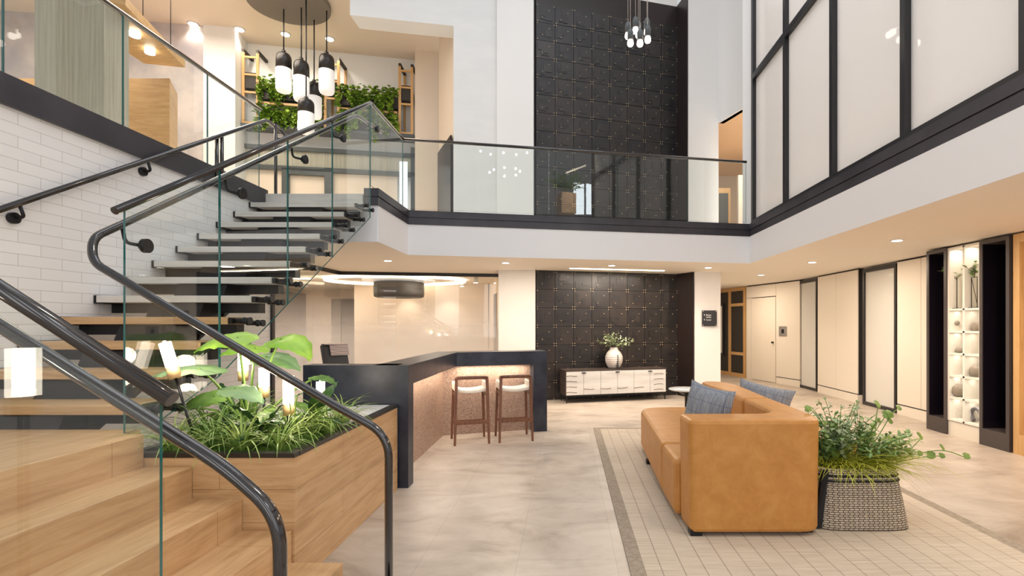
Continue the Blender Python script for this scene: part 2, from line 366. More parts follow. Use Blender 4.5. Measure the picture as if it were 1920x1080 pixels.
# feature wall of dark tiles (lower and upper storey share one line)
FO = Vector((-.59, 9.75, 0)); FE = Vector((2.27, 10.53, 0)); FU = (FE-FO).normalized(); FN = Vector((FU.y, -FU.x, 0)); FW = (FE-FO).length
def feature(name, z0, z1, zt, seed):
    rn = random.Random(seed); mb = MB(); o = FO+Vector((0, 0, z0))
    mb.mat(3).prism([o, o+FU*FW, o+FU*FW-FN*.15, o-FN*.15], (0, 0, zt-z0))
    nx = 8; pw = FW/nx; nz = round((z1-z0)/.355); ph = (z1-z0)/nz
    def b(u0, u1, w0, w1, d0, d1, mi):
        q = o+FU*u0+FN*d0+Vector((0, 0, w0)); mb.mat(mi).prism([q, q+FU*(u1-u0), q+FU*(u1-u0)+FN*(d1-d0), q+FN*(d1-d0)], (0, 0, w1-w0))
    for i in range(nx):
        for j in range(nz):
            u, v = i*pw, j*ph; g = .004; d = .018+rn.random()*.006
            b(u+g, u+pw-g, v+g, v+ph-g, 0, d, rn.choice((0, 0, 1)))
            for k in range(4):
                a = rn.uniform(.03, pw*.5); c_ = rn.uniform(.03, ph*.5); ww = rn.uniform(.06, pw*.42); hh = rn.choice((.02, .05, .1, .14))
                b(u+a, u+min(a+ww, pw-.02), v+c_, v+min(c_+hh, ph-.02), d, d+.005+rn.random()*.006, rn.choice((0, 1)))
            for du, dv in ((.022, .022), (pw-.022, .022), (.022, ph-.022), (pw-.022, ph-.022), (pw*.32, ph*.30), (pw*.68, ph*.70)):
                if rn.random() < .12: continue
                b(u+du-.0055, u+du+.0055, v+dv-.0055, v+dv+.0055, d, d+.012, 2)
    return struct(name, mb, ['tile_dark', 'tile_dark2', 'gold', 'tile_plain'])
feature('wall_back', 0, CEIL-.01, CEIL-.01, 1)
feature('wall_back_upper', UF, 7.55, 7.98, 2)
mb = MB(); mb.wallbox((2.27, 10.53), (2.50, 10.07), 0, CEIL, -.02); struct('wall_return_lower', mb, 'tile_plain')
mb = MB(); mb.wallbox((2.27, 10.53), (2.385, 10.08), UF, 7.98, -.02); struct('wall_return_upper', mb, 'tile_plain')
mb = MB().prism([(2.51, 10.08, 0), (3.04, 10.13, 0), (3.04, 18, 0), (2.51, 18, 0)], (0, 0, CEIL)); struct('wall_right_pier', mb, 'white_paint')
# white pier left of the tiles, both storeys
struct('wall_pier', MB().box(-1.30, -.60, 9.72, 10.4, 0, CEIL), 'white_paint')
struct('wall_pier_upper', MB().box(-1.32, -.63, 9.66, 10.4, UF, 10), 'white_paint')
struct('wall_above_tiles', MB().prism([FO-FU*.05, FE, FE-FN*.15, FO-FN*.15], (0, 0, 2.0)), 'white_paint')
bpy.data.objects['wall_above_tiles'].location.z = 7.98
m = mottled('limewash', (.80, .80, .79), (.76, .765, .76), 1.4, .6, (1, 1, 3))
mb = MB().wallbox((-2.14, 9.66), (-1.32, 9.80), UF, 10, .25)
mb.prism([(-2.14, 9.66, 7.08), (-3.95, 9.32, 7.08), (-3.95, 9.75, 7.08), (-2.14, 10.1, 7.08)], (0, 0, 3)); struct('wall_back_header', mb, 'limewash')
struct('wall_jamb', MB().wallbox((-2.16, 9.90), (-2.80, 11.2), UF, 7.7, -.15), 'beige_wall')
d1 = MB(); d1.wallbox((-2.25, 10.02), (-2.77, 11.08), UF, 5.15, .03); dd = struct('door_1', d1, 'frame_black')
# upper right: wall, opening with warm corridor, pier, curtain wall
struct('wall_right_upper', MB().wallbox((2.385, 10.10), (3.05, 10.3), UF, 10, .15), 'white_paint')
mb = MB(); mb.wallbox((3.05, 10.3), (3.32, 9.5), 5.5, 10, .12); struct('wall_corridor_header', mb, 'white_paint')
struct('wall_corner_pier', MB().prism([(2.985, 8.70, UF), (3.10, 8.64, UF), (3.30, 8.9, UF), (3.34, 9.5, UF), (3.28, 9.5, UF)], (0, 0, 7)), 'white_paint')
struct('wall_corridor', MB().box(2.6, 7, 14, 14.1, UF, 5.6), 'beige_wall')
struct('ceiling_corridor', MB().prism([(3.06, 10.34, 5.5), (3.40, 9.4, 5.5), (7, 9.4, 5.5), (7, 14.2, 5.5), (2.5, 14.2, 5.5)], (0, 0, .1)), 'orange_wall')
struct('trim_6', MB().box(4.02, 5.2, 12.0, 12.1, UF, 4.95), 'panel_cream')
mb = MB().box(3.62, 3.96, 12.4, 12.46, UF, 4.75); struct('door_2', mb, 'oak_v'); 
struct('door_pane', MB().box(3.68, 3.90, 12.38, 12.40, UF+.1, 4.62), 'steel_gray', bpy.data.objects['door_2'])
arealight('corridor_lamp', (3.9, 11.2, 5.35), .5, 30, WARM)
# curtain wall on the right gallery
cw = sroot('window_1', (3.12, 1, 3.14))
for i, y in enumerate((8.56, 7.30, 6.0, 4.72, 3.47, 2.2)): obj('mullion', MB().box(3.09, 3.22, y-.035, y+.035, 3.14, 10), 'frame_black', cw)
for i, y in enumerate((8.56, 7.30, 6.0, 4.72, 3.47)):
    y2 = (7.30, 6.0, 4.72, 3.47, 2.2)[i]
    obj('transom', MB().box(3.09, 3.22, y2+.035, y-.035, 5.53, 5.62), 'frame_black', cw)
    obj('sill', MB().box(3.09, 3.22, y2+.035, y-.035, 3.14, 3.19), 'frame_black', cw)
    obj('pane', MB().box(3.15, 3.165, y2+.035, y-.035, 3.19, 5.53), 'frost_glass', cw)
    obj('pane', MB().box(3.15, 3.165, y2+.035, y-.035, 5.62, 10), 'frost_glass', cw)
arealight('pane_backlight', (5.0, 5.5, 9.0), 2.0, 520, (1, .96, .93), sy=5)  # unseen light added behind the frosted panes to brighten them
struct('ceiling_gallery', MB().box(3.25, 6.7, -2, 11.5, 10, 10.1), 'white_paint')
struct('wall_gallery', MB().box(6.5, 6.7, -2, 11.5, UF, 10), 'white_paint')
# ---- right wall, ground floor
XR = 5.34
def yR(px, X=XR): return F*X/(px-CX)
pan = ((1533, 1608, (1567,)), (1682, 1752, (1727,)))
mb = MB(); mb.box(XR+.12, XR+.3, yR(1752), yR(1492), 0, CEIL); struct('wall_right', mb, 'warm_wall')
for i, (a, b, js) in enumerate(pan):
    mb = MB(); y1, y0 = yR(a), yR(b)
    cuts = [y0]+sorted(yR(j) for j in js)+[y1]
    for p, q in zip(cuts, cuts[1:]): mb.box(XR, XR+.13, p+.004, q-.004, .17, CEIL-.03)
    mb.mat(1).box(XR+.02, XR+.13, y0, y1, .15, CEIL)
    struct('wall_right_panel', mb, ['panel_cream', 'reveal_black'])
    struct('baseboard_right', MB().box(XR, XR+.13, y0, y1, 0, .15), 'panel_cream')
for k, (a, b) in enumerate(((1494, 1533), (1614, 1682))):
    y1, y0 = yR(a, XR), yR(b, XR+.05); wr = sroot('window_%d' % (k+2), (XR+.06, (y0+y1)/2, 0)); t = .05
    mb = MB().box(XR+.03, XR+.09, y0, y1, 0, .06).box(XR+.03, XR+.09, y0, y1, CEIL-.10, CEIL-.03).box(XR+.03, XR+.09, y1-t, y1, .06, CEIL-.10).box(XR+.03, XR+.09, y0, y0+t, .06, CEIL-.10)
    obj('frame', mb, 'frame_black', wr); obj('pane', MB().box(XR+.06, XR+.07, y0+t, y1-t, .06, CEIL-.10), 'door_glass', wr)
# angled wall with flush door
A, B = Vector((5.36, 11.80)), Vector((4.82, 13.75)); u = (B-A).normalized()
def seg(a, b, z0, z1, t=.1, back=0):
    mb = MB(); n = Vector((-u.y, u.x)); mb.wallbox(tuple(A+u*a-n*back), tuple(A+u*b-n*back), z0, z1, -t); return mb
L = (B-A).length
mb = seg(0, .82, .17, CEIL-.03); mb.mat(1); 
struct('wall_right_far', mb, ['panel_cream'])
struct('wall_right_far_backing', seg(0, L, 0, CEIL, .1, .03), 'reveal_black').location += Vector((0, 0, 0))
struct('baseboard_right_far', seg(0, .82, 0, .15), 'panel_cream')
struct('wall_right_overdoor', seg(.83, L, 2.15, CEIL-.03), 'panel_cream')
d = struct('door_3', seg(.84, L-.22, .01, 2.13, .06), 'door_cream')
struct('wall_right_far_jamb', seg(L-.21, L, 0, 2.14), 'panel_cream')
hp = A+u*.92; struct('door_handle', MB().cyl((hp.x-.05, hp.y-.01, 1.0), (hp.x+.01, hp.y, 1.0), .022), 'black_metal', d)
kp = A+u*.55; n2 = Vector((-u.y, u.x))
t_ = thing('access_panel', 'small square wall plate with dark reader button beside the flush cream door', 'control panel', (kp.x, kp.y, 1.28))
mb = MB().wallbox(tuple(A+u*.42+n2*.012), tuple(A+u*.70+n2*.012), 1.16, 1.40, -.012); obj('plate', mb, 'chrome', t_)
mb = MB().wallbox(tuple(A+u*.53+n2*.025), tuple(A+u*.59+n2*.025), 1.23, 1.33, -.014); obj('button', mb, 'black_metal', t_)
# wood screen and framed niche down the corridor
A, B = Vector((4.80, 13.80)), Vector((4.42, 15.3)); u = (B-A).normalized(); L = (B-A).length
t_ = thing('wood_screen', 'oak framed partition with dark brown infill panels at the end of the hallway', 'partition', (4.6, 14.5, 0))
mb = seg(0, .09, 0, 2.5, .08); mb2 = seg(.66, .76, 0, 2.5, .08)
fr = MB()
for a, b, z0, z1 in ((0, .09, 0, 2.47), (.72, .82, 0, 2.47), (.09, .72, 2.37, 2.47), (.82, L, 2.37, 2.47), (.09, .72, 0, .10), (.82, L, 0, .10), (.09, .72, .60, .68), (.09, .72, 1.95, 2.03)):
    q = seg(a, b, z0, z1, .09); k = len(fr.v); fr.v += q.v; fr.f += [[i+k for i in f] for f in q.f]; fr.mi += q.mi; fr.sm += q.sm
obj('frame', fr, 'orange_oak', t_); obj('infill_panel', seg(.09, L, .1, 2.37, .03, .03), 'drum_dark', t_)
t_ = thing('framed_display', 'black framed backlit plant picture on the brown hallway partition', 'picture', (4.5, 15.0, 1.2))
obj('frame', seg(1.05, 1.5, .55, 2.05, .05, -.02), 'frame_black', t_); obj('picture', seg(1.12, 1.5, .62, 1.98, .02, -.03), 'shelf_white', t_)
struct('wall_hall_end', MB().box(2.9, 5.4, 15.6, 15.8, 0, CEIL), 'warm_wall')
# ---- black niches, cubby shelf, oak unit
XN = 5.0
def niche(y0, y1, label):
    t_ = thing('black_niche_unit', label, 'cabinet', (XN+.2, (y0+y1)/2, 0), 'black niche units on the right wall')
    e = .045; mb = MB().box(XN, XN+.45, y0, y0+e, 0, CEIL-.02).box(XN, XN+.45, y1-e, y1, 0, CEIL-.02).box(XN, XN+.45, y0+e, y1-e, CEIL-.07, CEIL-.02).box(XN, XN+.45, y0+e, y1-e, 0, .20)
    obj('frame', mb, 'niche_frame', t_); mb = MB().box(XN+.40, XN+.44, y0+e, y1-e, .20, CEIL-.07); mb.box(XN+.01, XN+.40, y0+e, y0+e+.004, .2, CEIL-.07).box(XN+.01, XN+.40, y1-e-.004, y1-e, .2, CEIL-.07)
    obj('lining', mb, 'niche_black', t_)
yb = [yR(x, XN) for x in (1737, 1774, 1836, 1892)]
niche(yb[1], yb[0], 'tall black open niche between cream wall panels and the white cubby shelf')
niche(yb[3], yb[2], 'tall black open niche between white cubby shelf and oak unit')
t_ = thing('cubby_shelf', 'white lit cubby shelf with two columns between black niches', 'shelf', (XN+.2, (yb[1]+yb[2])/2, 0))
ya, yc = yb[2], yb[1]; ym = (ya+yc)/2; zr = [.205, .492, .779, 1.066, 1.353, 1.64, 2.44]
mb = MB()
for y in (ya, ym-.015, yc-.03): mb.box(XN+.02, XN+.38, y, y+.03, .19, CEIL-.03)
for z in zr: mb.box(XN+.02, XN+.38, ya+.03, yc-.03, z-.012, z+.012)
obj('frame', mb, 'shelf_white', t_); obj('back_panel', MB().box(XN+.36, XN+.38, ya+.03, yc-.03, .2, 2.44), 'shelf_white', t_)
obj('base', MB().box(XN+.03, XN+.38, ya, yc, 0, .185), 'panel_cream', t_)
for j in range(2):
    for i in range(6):
        y = (ya+ym)/2 if j == 0 else (ym+yc)/2
        arealight('shelf_strip', (XN+.12, y, zr[i+1]-.02), .04, .28 if i < 5 else .9, SOFT, sy=.18)
t_ = thing('oak_unit', 'orange oak open unit at the right edge beside the black niche', 'cabinet', (XN+.2, 5.2, 0))
y1 = yb[3]-.03; mb = MB().box(XN+.02, XN+.45, y1-.08, y1, 0, CEIL-.02).box(XN+.02, XN+.45, 4.2, y1-.08, CEIL-.12, CEIL-.02).box(XN+.02, XN+.45, 4.2, y1-.08, 0, .22)
obj('frame', mb, 'orange_oak', t_); obj('back_panel', MB().box(XN+.40, XN+.45, 4.2, y1-.08, .22, CEIL-.12), 'orange_oak', t_)
# ---- office behind the gradient glass
g1, g2, g3 = Vector((-4.40, 9.98)), Vector((-1.34, 10.50)), Vector((-4.40, 6.62))
wn = sroot('window_4', (-3, 10, 0))
gd = (g2-g1)
for a, b in ((0, .345), (.345, .67), (.67, 1)):
    p, q = g1+gd*(a+.0008), g1+gd*(b-.0008); obj('pane', MB().wallbox(tuple(p), tuple(q), .03, CEIL-.06, .012), 'film_glass', wn)
for a, b in ((0, .33), (.33, .67), (.67, 1)):
    p, q = g3+(g1-g3)*(a+.002), g3+(g1-g3)*(b-.002); obj('pane', MB().wallbox(tuple(p), tuple(q), .03, CEIL-.06, .012), 'film_glass', wn)
mb = MB().wallbox(tuple(g1-Vector((.03, .03))), tuple(g2-Vector((0, .03))), CEIL-.065, CEIL, .06).wallbox(tuple(g3-Vector((0, .03))), tuple(g1-Vector((0, .03))), CEIL-.065, CEIL, .06)
obj('track', mb, 'frame_black', wn)
struct('wall_office', MB().box(-5.4, -2.0, 13.0, 13.2, 0, CEIL), 'beige_wall')
struct('wall_office_right', MB().wallbox((-2.0, 13.1), (-1.34, 10.56), 0, CEIL, .1), 'beige_wall')
struct('wall_office_far', MB().box(-10, -5.4, 15.2, 15.4, 0, CEIL), 'beige_wall')
struct('wall_office_left', MB().box(-10, -9.8, 6.6, 15.2, 0, CEIL), 'beige_wall')
struct('wall_under_stair', MB().box(-9.8, -3.84, 6.5, 6.6, 0, CEIL), 'warm_wall')
struct('door_4', MB().wallbox((-1.74, 12.1), (-1.56, 11.4), 0, 2.15, .02), 'dark_wood')
struct('door_5', MB().box(-6.95, -6.1, 15.1, 15.2, 0, 2.2), 'dark_wood')
struct('door_6', MB().box(-7.95, -7.75, 13.2, 15.2, 0, 2.35), 'dark_wood')
t_ = thing('drum_pendant', 'large dark drum lamp under the round cove in the glazed office', 'lamp', (-3.85, 11.75, 2.06))
obj('lamp_shade', MB().lathe((-3.85, 11.75, 2.06), [(.50, 0), (.545, .02), (.555, .10), (.555, .33), (.54, .35)], 40), 'drum_dark', t_)
obj('ceiling_plate', MB().lathe((-3.85, 11.75, 2.41), [(.80, .02), (.80, .065)], 40), 'opal_glow', t_)
mb = MB(); ring = [(-3.9+1.55*cos(a), 11.7+1.15*sin(a), CEIL-.035) for a in [2*pi*i/48 for i in range(49)]]; mb.tube(ring, .03, 8, False)
single('cove_light', mb, 'cove_glow', 'glowing oval cove ring on the ceiling of the glazed office', 'light')
for i, (px, py, Y) in enumerate(((866, 535, 12.3), (892, 520, 11.2))):
    p = P(px, py, Y); t_ = thing('cylinder_spotlight', ('small white cylinder spotlight on office ceiling, left of two', 'small white cylinder spotlight on office ceiling, right of two')[i], 'light', (p.x, p.y, CEIL-.12))
    obj('housing', MB().lathe((p.x, p.y, CEIL-.12), [(.055, 0), (.055, .12)], 16), 'white_paint', t_); obj('lens', MB().lathe((p.x, p.y, CEIL-.125), [(.045, 0), (.045, .004)], 16), 'down_glow', t_)
def spot(loc, e, size=100, blend=.6, col=WARM, rot=(0, 0, 0), r=.05):
    l = bpy.data.lights.new('spot', 'SPOT'); l.energy = e; l.spot_size = R(size); l.spot_blend = blend; l.color = col; l.shadow_soft_size = r
    o = bpy.data.objects.new('spot_lamp', l); C.objects.link(o); o.location = loc; o.rotation_euler = rot; return o
for x in (-4.0, -2.95): spot((x, 12.55, CEIL-.03), 55, 80, .9, SOFT, (R(14), 0, 0))
arealight('office_lamp', (-3.0, 11.2, CEIL-.03), .5, 22, SOFT)
arealight('office_lamp_left', (-5.6, 11.9, CEIL-.03), .5, 26, SOFT)
arealight('office_fill_side', (-6.2, 8.6, CEIL-.06), 1.0, 60, SOFT)  # extra unseen fill, added to light the room behind the side panes
struct('wall_office_side', MB().box(-7.6, -7.5, 6.6, 11.5, 0, CEIL), 'beige_wall')
arealight('office_lamp_far', (-6.8, 12.5, CEIL-.06), 1.2, 60, SOFT)
# ---- recessed downlights in the soffit
DL = [(727, 488, 'above the dark counter, nearest the stair'), (948, 492, 'in front of the white pier'), (1147, 497, 'above the slot light'), (1328, 501, 'before the sign pier'),
      (1427, 515, 'farthest down the hallway'), (1523, 491, 'above the first frosted window'), (1682, 450, 'nearest the black niches')]
for px, py, w_ in DL:
    Y = (CEIL-H)*F/(CY-py); p = Vector(((px-CX)*Y/F, Y, CEIL))
    t_ = thing('recessed_downlight', 'round recessed downlight in the low ceiling ' + w_, 'downlight', (p.x, p.y, CEIL-.012), 'downlights in the low ceiling')
    obj('trim_ring', MB().lathe((p.x, p.y, CEIL-.010), [(.062, 0), (.075, .002), (.078, .010)], 24), 'white_paint', t_); obj('lens', MB().lathe((p.x, p.y, CEIL-.013), [(.055, 0), (.055, .004)], 20), 'down_glow', t_)
    spot((p.x, p.y, CEIL-.03), 48, 125, .8, WARM)
for x, y in ((4.2, 4.2), (4.2, 8.4), (4.3, 2.0), (-1.0, 8.4), (4.0, 12.5), (1.2, 9.0), (3.8, 6.3)): arealight('soffit_lamp', (x, y, CEIL-.02), .18, 38, WARM)
p, q = P(1068, 504, 9.55), P(1242, 507, 9.95)
t_ = thing('slot_light', 'long glowing slot light recessed in ceiling before the dark tile wall', 'light', (.9, 9.7, CEIL-.02))
obj('lens', MB().wallbox((p.x, 9.42), (q.x, 9.84), CEIL-.012, CEIL-.002, -.05), 'cove_glow', t_)
arealight('slot_lamp', (.95, 9.55, CEIL-.03), 1.7, 40, SOFT, (0, 0, R(14)), sy=.06)
# ================================================================== STAIRS
YP = 2.80
ST = [(.148, -1.223), (.323, -1.503), (.497, -1.774), (.672, -2.047), (.85, -2.31)]
st = thing('staircase', 'oak staircase with solid lower steps, a landing and floating treads along the brick wall', 'staircase', (-2.6, 3, 0))
for i, (z, x) in enumerate(ST[:4]):
    obj('step', MB().box(ST[i+1][1]-.03, x, 1.52, YP-.003, 0 if i == 0 else ST[i-1][0]-.05, z), 'oak_y', st, bevel=.003)
obj('landing', MB().box(-3.762, -2.31, 1.52, 2.796, .66, .85).box(-3.762, -2.43, 2.796, 2.92, .66, .85), 'oak_y', st, bevel=.003)
TZ = lambda k: .81+.1736*k
TY = lambda k: 2.653+.2836*k
XA, XB = -3.745, -2.52
for k in range(1, 13):
    y, z = TY(k), TZ(k)
    tr = obj('tread', MB().box(XA, XB, y, y+.30, z-.055, z), 'tread_skylit' if k > 4 else 'oak_x', st, bevel=.004)
    obj('end_bracket', MB().box(-3.762, XA, y-.002, y+.30, z-.063, z+.003).box(XA, XA+.06, y+.002, y+.29, z-.063, z-.055), 'black_metal', tr)
    obj('support_beam', MB().box(-3.762, -2.546, y+.16, y+.25, z-.135, z-.055), 'black_metal', tr)
    mb = MB().box(-2.56, -2.49, y+.02, y+.22, z-.052, z-.006)
    for dy, dz in ((.05, -.028), (.215, -.045)):
        mb.cyl((-2.50, y+dy, z+dz), (-2.375, y+dy, z+dz), .019, 14); mb.cyl((-2.387, y+dy, z+dz), (-2.368, y+dy, z+dz), .026, 14); mb.cyl((-2.425, y+dy, z+dz), (-2.408, y+dy, z+dz), .026, 14)
    obj('glass_standoff', mb, 'black_metal', tr)
pts = [(-3.32, TY(1)-.05, .70)]
for k in range(1, 13): pts += [(-3.32, TY(k)+.05, TZ(k)-.056), (-3.32, TY(k)+.26, TZ(k)-.056)]
low = [(-3.32, TY(12)+.29, TZ(12)-.25), (-3.32, TY(1)+.25, .55)]
for k in range(1, 13):
    y, z = TY(k), TZ(k)
    obj('stringer_plate', MB().prism([(-3.32, y+.02, z-.056), (-3.32, y+.30, z-.056), (-3.32, y+.30, z-.10), (-3.32, y+.22, z-.20), (-3.32, y-.06, z-.20-.171), (-3.32, y-.06, z-.22)], (.42, 0, 0)), 'black_metal', st)
# ---- glass and rails of the upper flight / balcony
ZC = 4.15
capz = lambda y: 2.074+.595*(y-2.75)
nos = lambda y: .81+.1736*(y-2.653)/.2836
XG = -2.40
bal = thing('stair_balustrade', 'clear glass balustrade with black cap rail climbing beside the floating treads', 'balustrade', (XG, 4.5, .85))
ys = [2.766, 3.528, 4.389, 5.224, 6.227]
for i, (a, b) in enumerate(zip(ys, ys[1:])):
    a += .004; b -= .004
    ba = max(.86, nos(a)-.25); bb = max(.86, nos(b)-.25)
    pl = [(XG, a, ba), (XG, b, bb), (XG, b, capz(b)), (XG, a, capz(a))]
    if i == 0: pl = [(XG, a, .86), (XG, 2.96, .86), (XG, b, bb), (XG, b, capz(b)), (XG, a, capz(a))]
    if i == 3: pl = [(XG, a, ba), (XG, b, bb), (XG, b, ZC), (XG, a, capz(a))]
    obj('glass_panel', MB().prism(pl, (.012, 0, 0), side=1), ['glass', 'glass_edge'], bal)
obj('glass_panel', MB().prism([(XG, 6.235, 3.14), (XG, 7.46, 3.14), (XG, 7.46, ZC), (XG, 6.235, ZC)], (.012, 0, 0), side=1), ['glass', 'glass_edge'], bal)
bl = [(-2.395, 7.47), (2.985, 8.52)]
cap = arc([(XG+.006, 2.71, capz(2.71)), (XG+.006, 6.24, ZC), (XG+.006, 7.48, ZC)], .03)
obj('cap_rail', MB().tube(cap, .021, 14), 'rail_metal', bal)
b2 = thing('balcony_balustrade', 'clear glass balcony balustrade with thin black top rail before the dark tile wall', 'balustrade', (0, 8, 3.14))
A_, B_ = Vector(bl[0]), Vector(bl[1]); fr_ = []
for px in (897, 1029, 1158, 1290):
    k = (px-CX)/F; t = (k*A_.y-A_.x)/((B_.x-A_.x)-k*(B_.y-A_.y)); fr_.append(t)
fr_ = [0]+fr_+[1]
for a, b in zip(fr_, fr_[1:]):
    p, q = A_+(B_-A_)*(a+.0007), A_+(B_-A_)*(b-.0007); n = Vector((-(q-p).y, (q-p).x)).normalized()*.012
    obj('glass_panel', MB().prism([(*p, 3.14), (*q, 3.14), (*q, ZC), (*p, ZC)], (*n, 0), side=1), ['glass', 'glass_edge'], b2)
obj('cap_rail', MB().tube([(*A_, ZC), (*B_, ZC)], .022, 14), 'rail_metal', b2)
b3 = thing('gallery_balustrade', 'clear glass balustrade with dark top rail above the brick wall at left', 'balustrade', (-3.83, 4, 3.135))
yg = [-.5, 1.9, 3.08+.40, 4.42, 5.46, 6.38]
for a, b in zip(yg, yg[1:]): obj('glass_panel', MB().prism([(-3.84, a+.004, 3.13), (-3.84, b-.004, 3.13), (-3.84, b-.004, 4.13), (-3.84, a+.004, 4.13)], (.012, 0, 0), side=1), ['glass', 'glass_edge'], b3)
obj('cap_rail', MB().tube([(-3.834, -.5, 4.13), (-3.834, 6.40, 4.13)], .022, 14), 'rail_metal', b3)
# inner handrail on the glass, turning down along the planter
hz = lambda y: 1.955+.60*(y-2.77)
YR = 2.65
hr = thing('planter_handrail', 'black tube handrail on the glass, turning at the landing and running down past the planter', 'handrail', (-.92, YR, 0))
ln_z = lambda x: 1.45-((485+.62*((x*F/YR+CX)-185))-608)*YR/F
path = arc([(-2.485, 6.85, 4.02), (-2.485, 6.05, hz(6.05)), (-2.485, 2.68, hz(2.68)), (-2.455, YR, hz(2.68)-.13), (-1.16, YR, ln_z(-1.16)), (-.922, YR, ln_z(-1.0)-.03), (-.922, YR, 0)], .13, 7)
obj('rail', MB().tube(path, .0212, 16), 'rail_metal', hr)
obj('floor_flange', MB().lathe((-.922, YR, 0), [(.05, 0), (.05, .008), (.022, .012)], 20), 'black_metal', hr)
def bracket(y, z, parent, x0=-2.485, xg=XG, xd=-2.385):
    mb = MB().tube(arc([(x0, y, z-.01), (x0, y+.02, z-.10), (xg, y+.04, z-.115)], .03), .010, 10)
    s_ = 1 if xd > x0 else -1
    mb.cyl((xd-.010*s_, y+.04, z-.115), (xd+.014*s_, y+.04, z-.115), .040, 24)
    mb.cyl((xg-.014*s_, y+.04, z-.115), (xg-.001*s_, y+.04, z-.115), .022, 20)
    obj('rail_bracket', mb, 'black_metal', parent)
for y in (2.86, 3.72, 4.62, 5.42): bracket(y, hz(y), hr)
bracket(6.4, 4.02, hr)
wh = thing('wall_handrail', 'black tube handrail bracketed to the white brick wall with curled upper end', 'handrail', (-3.70, 4.5, 2.0))
wz = lambda y: 2.198+.596*(y-3.34)
path = arc([(-3.70, 1.6, wz(1.6)), (-3.70, 6.31, wz(6.31)), (-3.70, 6.62, wz(6.31)-.02), (-3.62, 6.68, wz(6.31)-.10), (-3.755, 6.62, wz(6.31)-.12)], .06)
obj('rail', MB().tube(path, .0212, 16), 'rail_metal', wh)
for y in (3.46, 4.52):
    z = wz(y); mb = MB().tube(arc([(-3.70, y, z-.01), (-3.70, y+.03, z-.09), (-3.755, y+.01, z-.10)], .02), .011, 10); mb.cyl((-3.764, y+.01, z-.10), (-3.735, y+.01, z-.10), .038, 20); obj('rail_bracket', mb, 'black_metal', wh)
for x, y, z0 in ((-3.70, 5.49, 2.93), (-3.72, 5.44, 2.93), (-3.64, 6.40, UF)):
    obj('post', MB().cyl((x, y, z0), (x, y, wz(min(y, 6.31))-.02), .019, 14), 'rail_metal', wh)
# near balustrade of the lower flight
YN = 1.70; YG = 1.60
nz = lambda x: 1.45-((837+.63*((x*F/YN+CX)-360))-608)*YN/F
nh = thing('near_handrail', 'nearest black tube handrail, bending straight down at the foot of the oak steps', 'handrail', (-.953, YN, 0))
path = arc([(-3.2, YN, nz(-2.35)), (-2.35, YN, nz(-2.35)), (-1.13, YN, nz(-1.13)), (-.953, YN, nz(-.97)-.06), (-.953, YN, 0)], .13, 8)
obj('rail', MB().tube(path, .0225, 18), 'rail_metal', nh); obj('floor_flange', MB().lathe((-.953, YN, 0), [(.05, 0), (.05, .008), (.022, .012)], 20), 'black_metal', nh)
cz = lambda x: 1.45-((745+.645*((x*F/YG+CX)-312))-608)*YG/F
nb_ = thing('near_balustrade', 'nearest clear glass balustrade with thick black cap tube over the oak steps', 'balustrade', (-1.8, YG, 0))
obj('glass_panel', MB().prism([(-1.273, YG, -.0+.0), (-1.273, YG, cz(-1.273)), (-2.36, YG, cz(-2.36)), (-2.36, YG, .55), (-2.2, YG, .50), (-1.5, YG, 0.0)], (0, .012, 0), side=1), ['glass', 'glass_edge'], nb_)
obj('glass_panel', MB().prism([(-2.37, YG, .6), (-3.7, YG, .6), (-3.7, YG, cz(-2.36)), (-2.37, YG, cz(-2.36))], (0, .012, 0), side=1), ['glass', 'glass_edge'], nb_)
obj('cap_rail', MB().tube(arc([(-3.7, YG+.006, cz(-2.36)), (-2.36, YG+.006, cz(-2.36)), (-1.238, YG+.006, cz(-1.238))], .05), .025, 18), 'rail_metal', nb_)
# ================================================================== PLANTER
pl = thing('planter_box', 'oak clad planter box with dark rim filled with lit foliage beside the stair', 'planter', (-2, 3.6, 0))
PX0, PX1, PY1, PZ = -2.42, -1.49, 4.50, .745
mb = MB().box(PX0, PX1, YP, YP+.03, 0, PZ-.025); obj('front_panel', mb, 'oak_h', pl)
obj('side_panel', MB().box(PX1-.03, PX1, YP+.03, PY1, 0, PZ-.025), 'oak_side', pl); obj('side_panel', MB().box(PX0, PX0+.03, YP+.03, PY1, 0, PZ-.025), 'oak_side', pl)
obj('rim', MB().box(PX0, PX1+.002, YP-.004, YP+.05, PZ-.025, PZ).box(PX1-.055, PX1+.004, YP+.05, PY1, PZ-.025, PZ).box(PX0, PX0+.05, YP+.05, PY1, PZ-.025, PZ), 'black_gloss', pl)
obj('stone_shelf', MB().box(PX0+.05, PX1-.055, 3.68, PY1, PZ-.03, PZ-.004), 'quartz', pl, label='pale stone ledge at the back of the planter')
mb = MB(); nx, ny = 26, 24
for j in range(ny+1):
    for i in range(nx+1):
        x = PX0+.05+(PX1-.055-PX0-.05)*i/nx; y = YP+.05+(3.68-YP-.05)*j/ny; mb.v.append((x, y, PZ-.045+.03*random.random()+.015*sin(x*23)*cos(y*19)))
for j in range(ny):
    for i in range(nx): k = j*(nx+1)+i; mb.face([k, k+1, k+nx+2, k+nx+1], True)
tag(obj('moss', mb, 'moss'), 'bright green moss bed covering the planter between the grasses', 'moss', kind='stuff')
def grass(x, y, z, s=1, n=70, name='grass_clump', label='', mats='grass_green', group='grass clumps in the planter', cat='plant'):
    mb = MB(); rn = random
    for i in range(n):
        a = rn.uniform(0, 2*pi); r = rn.uniform(0, .035)*s
        mb.blade((x+r*cos(a), y+r*sin(a), z), a+rn.uniform(-.5, .5), rn.uniform(.8, 1.5), rn.uniform(.26, .48)*s, rn.uniform(.008, .013), rn.uniform(1.2, 2.8), 6, .25)
    return single(name, mb, mats, label, cat, group)
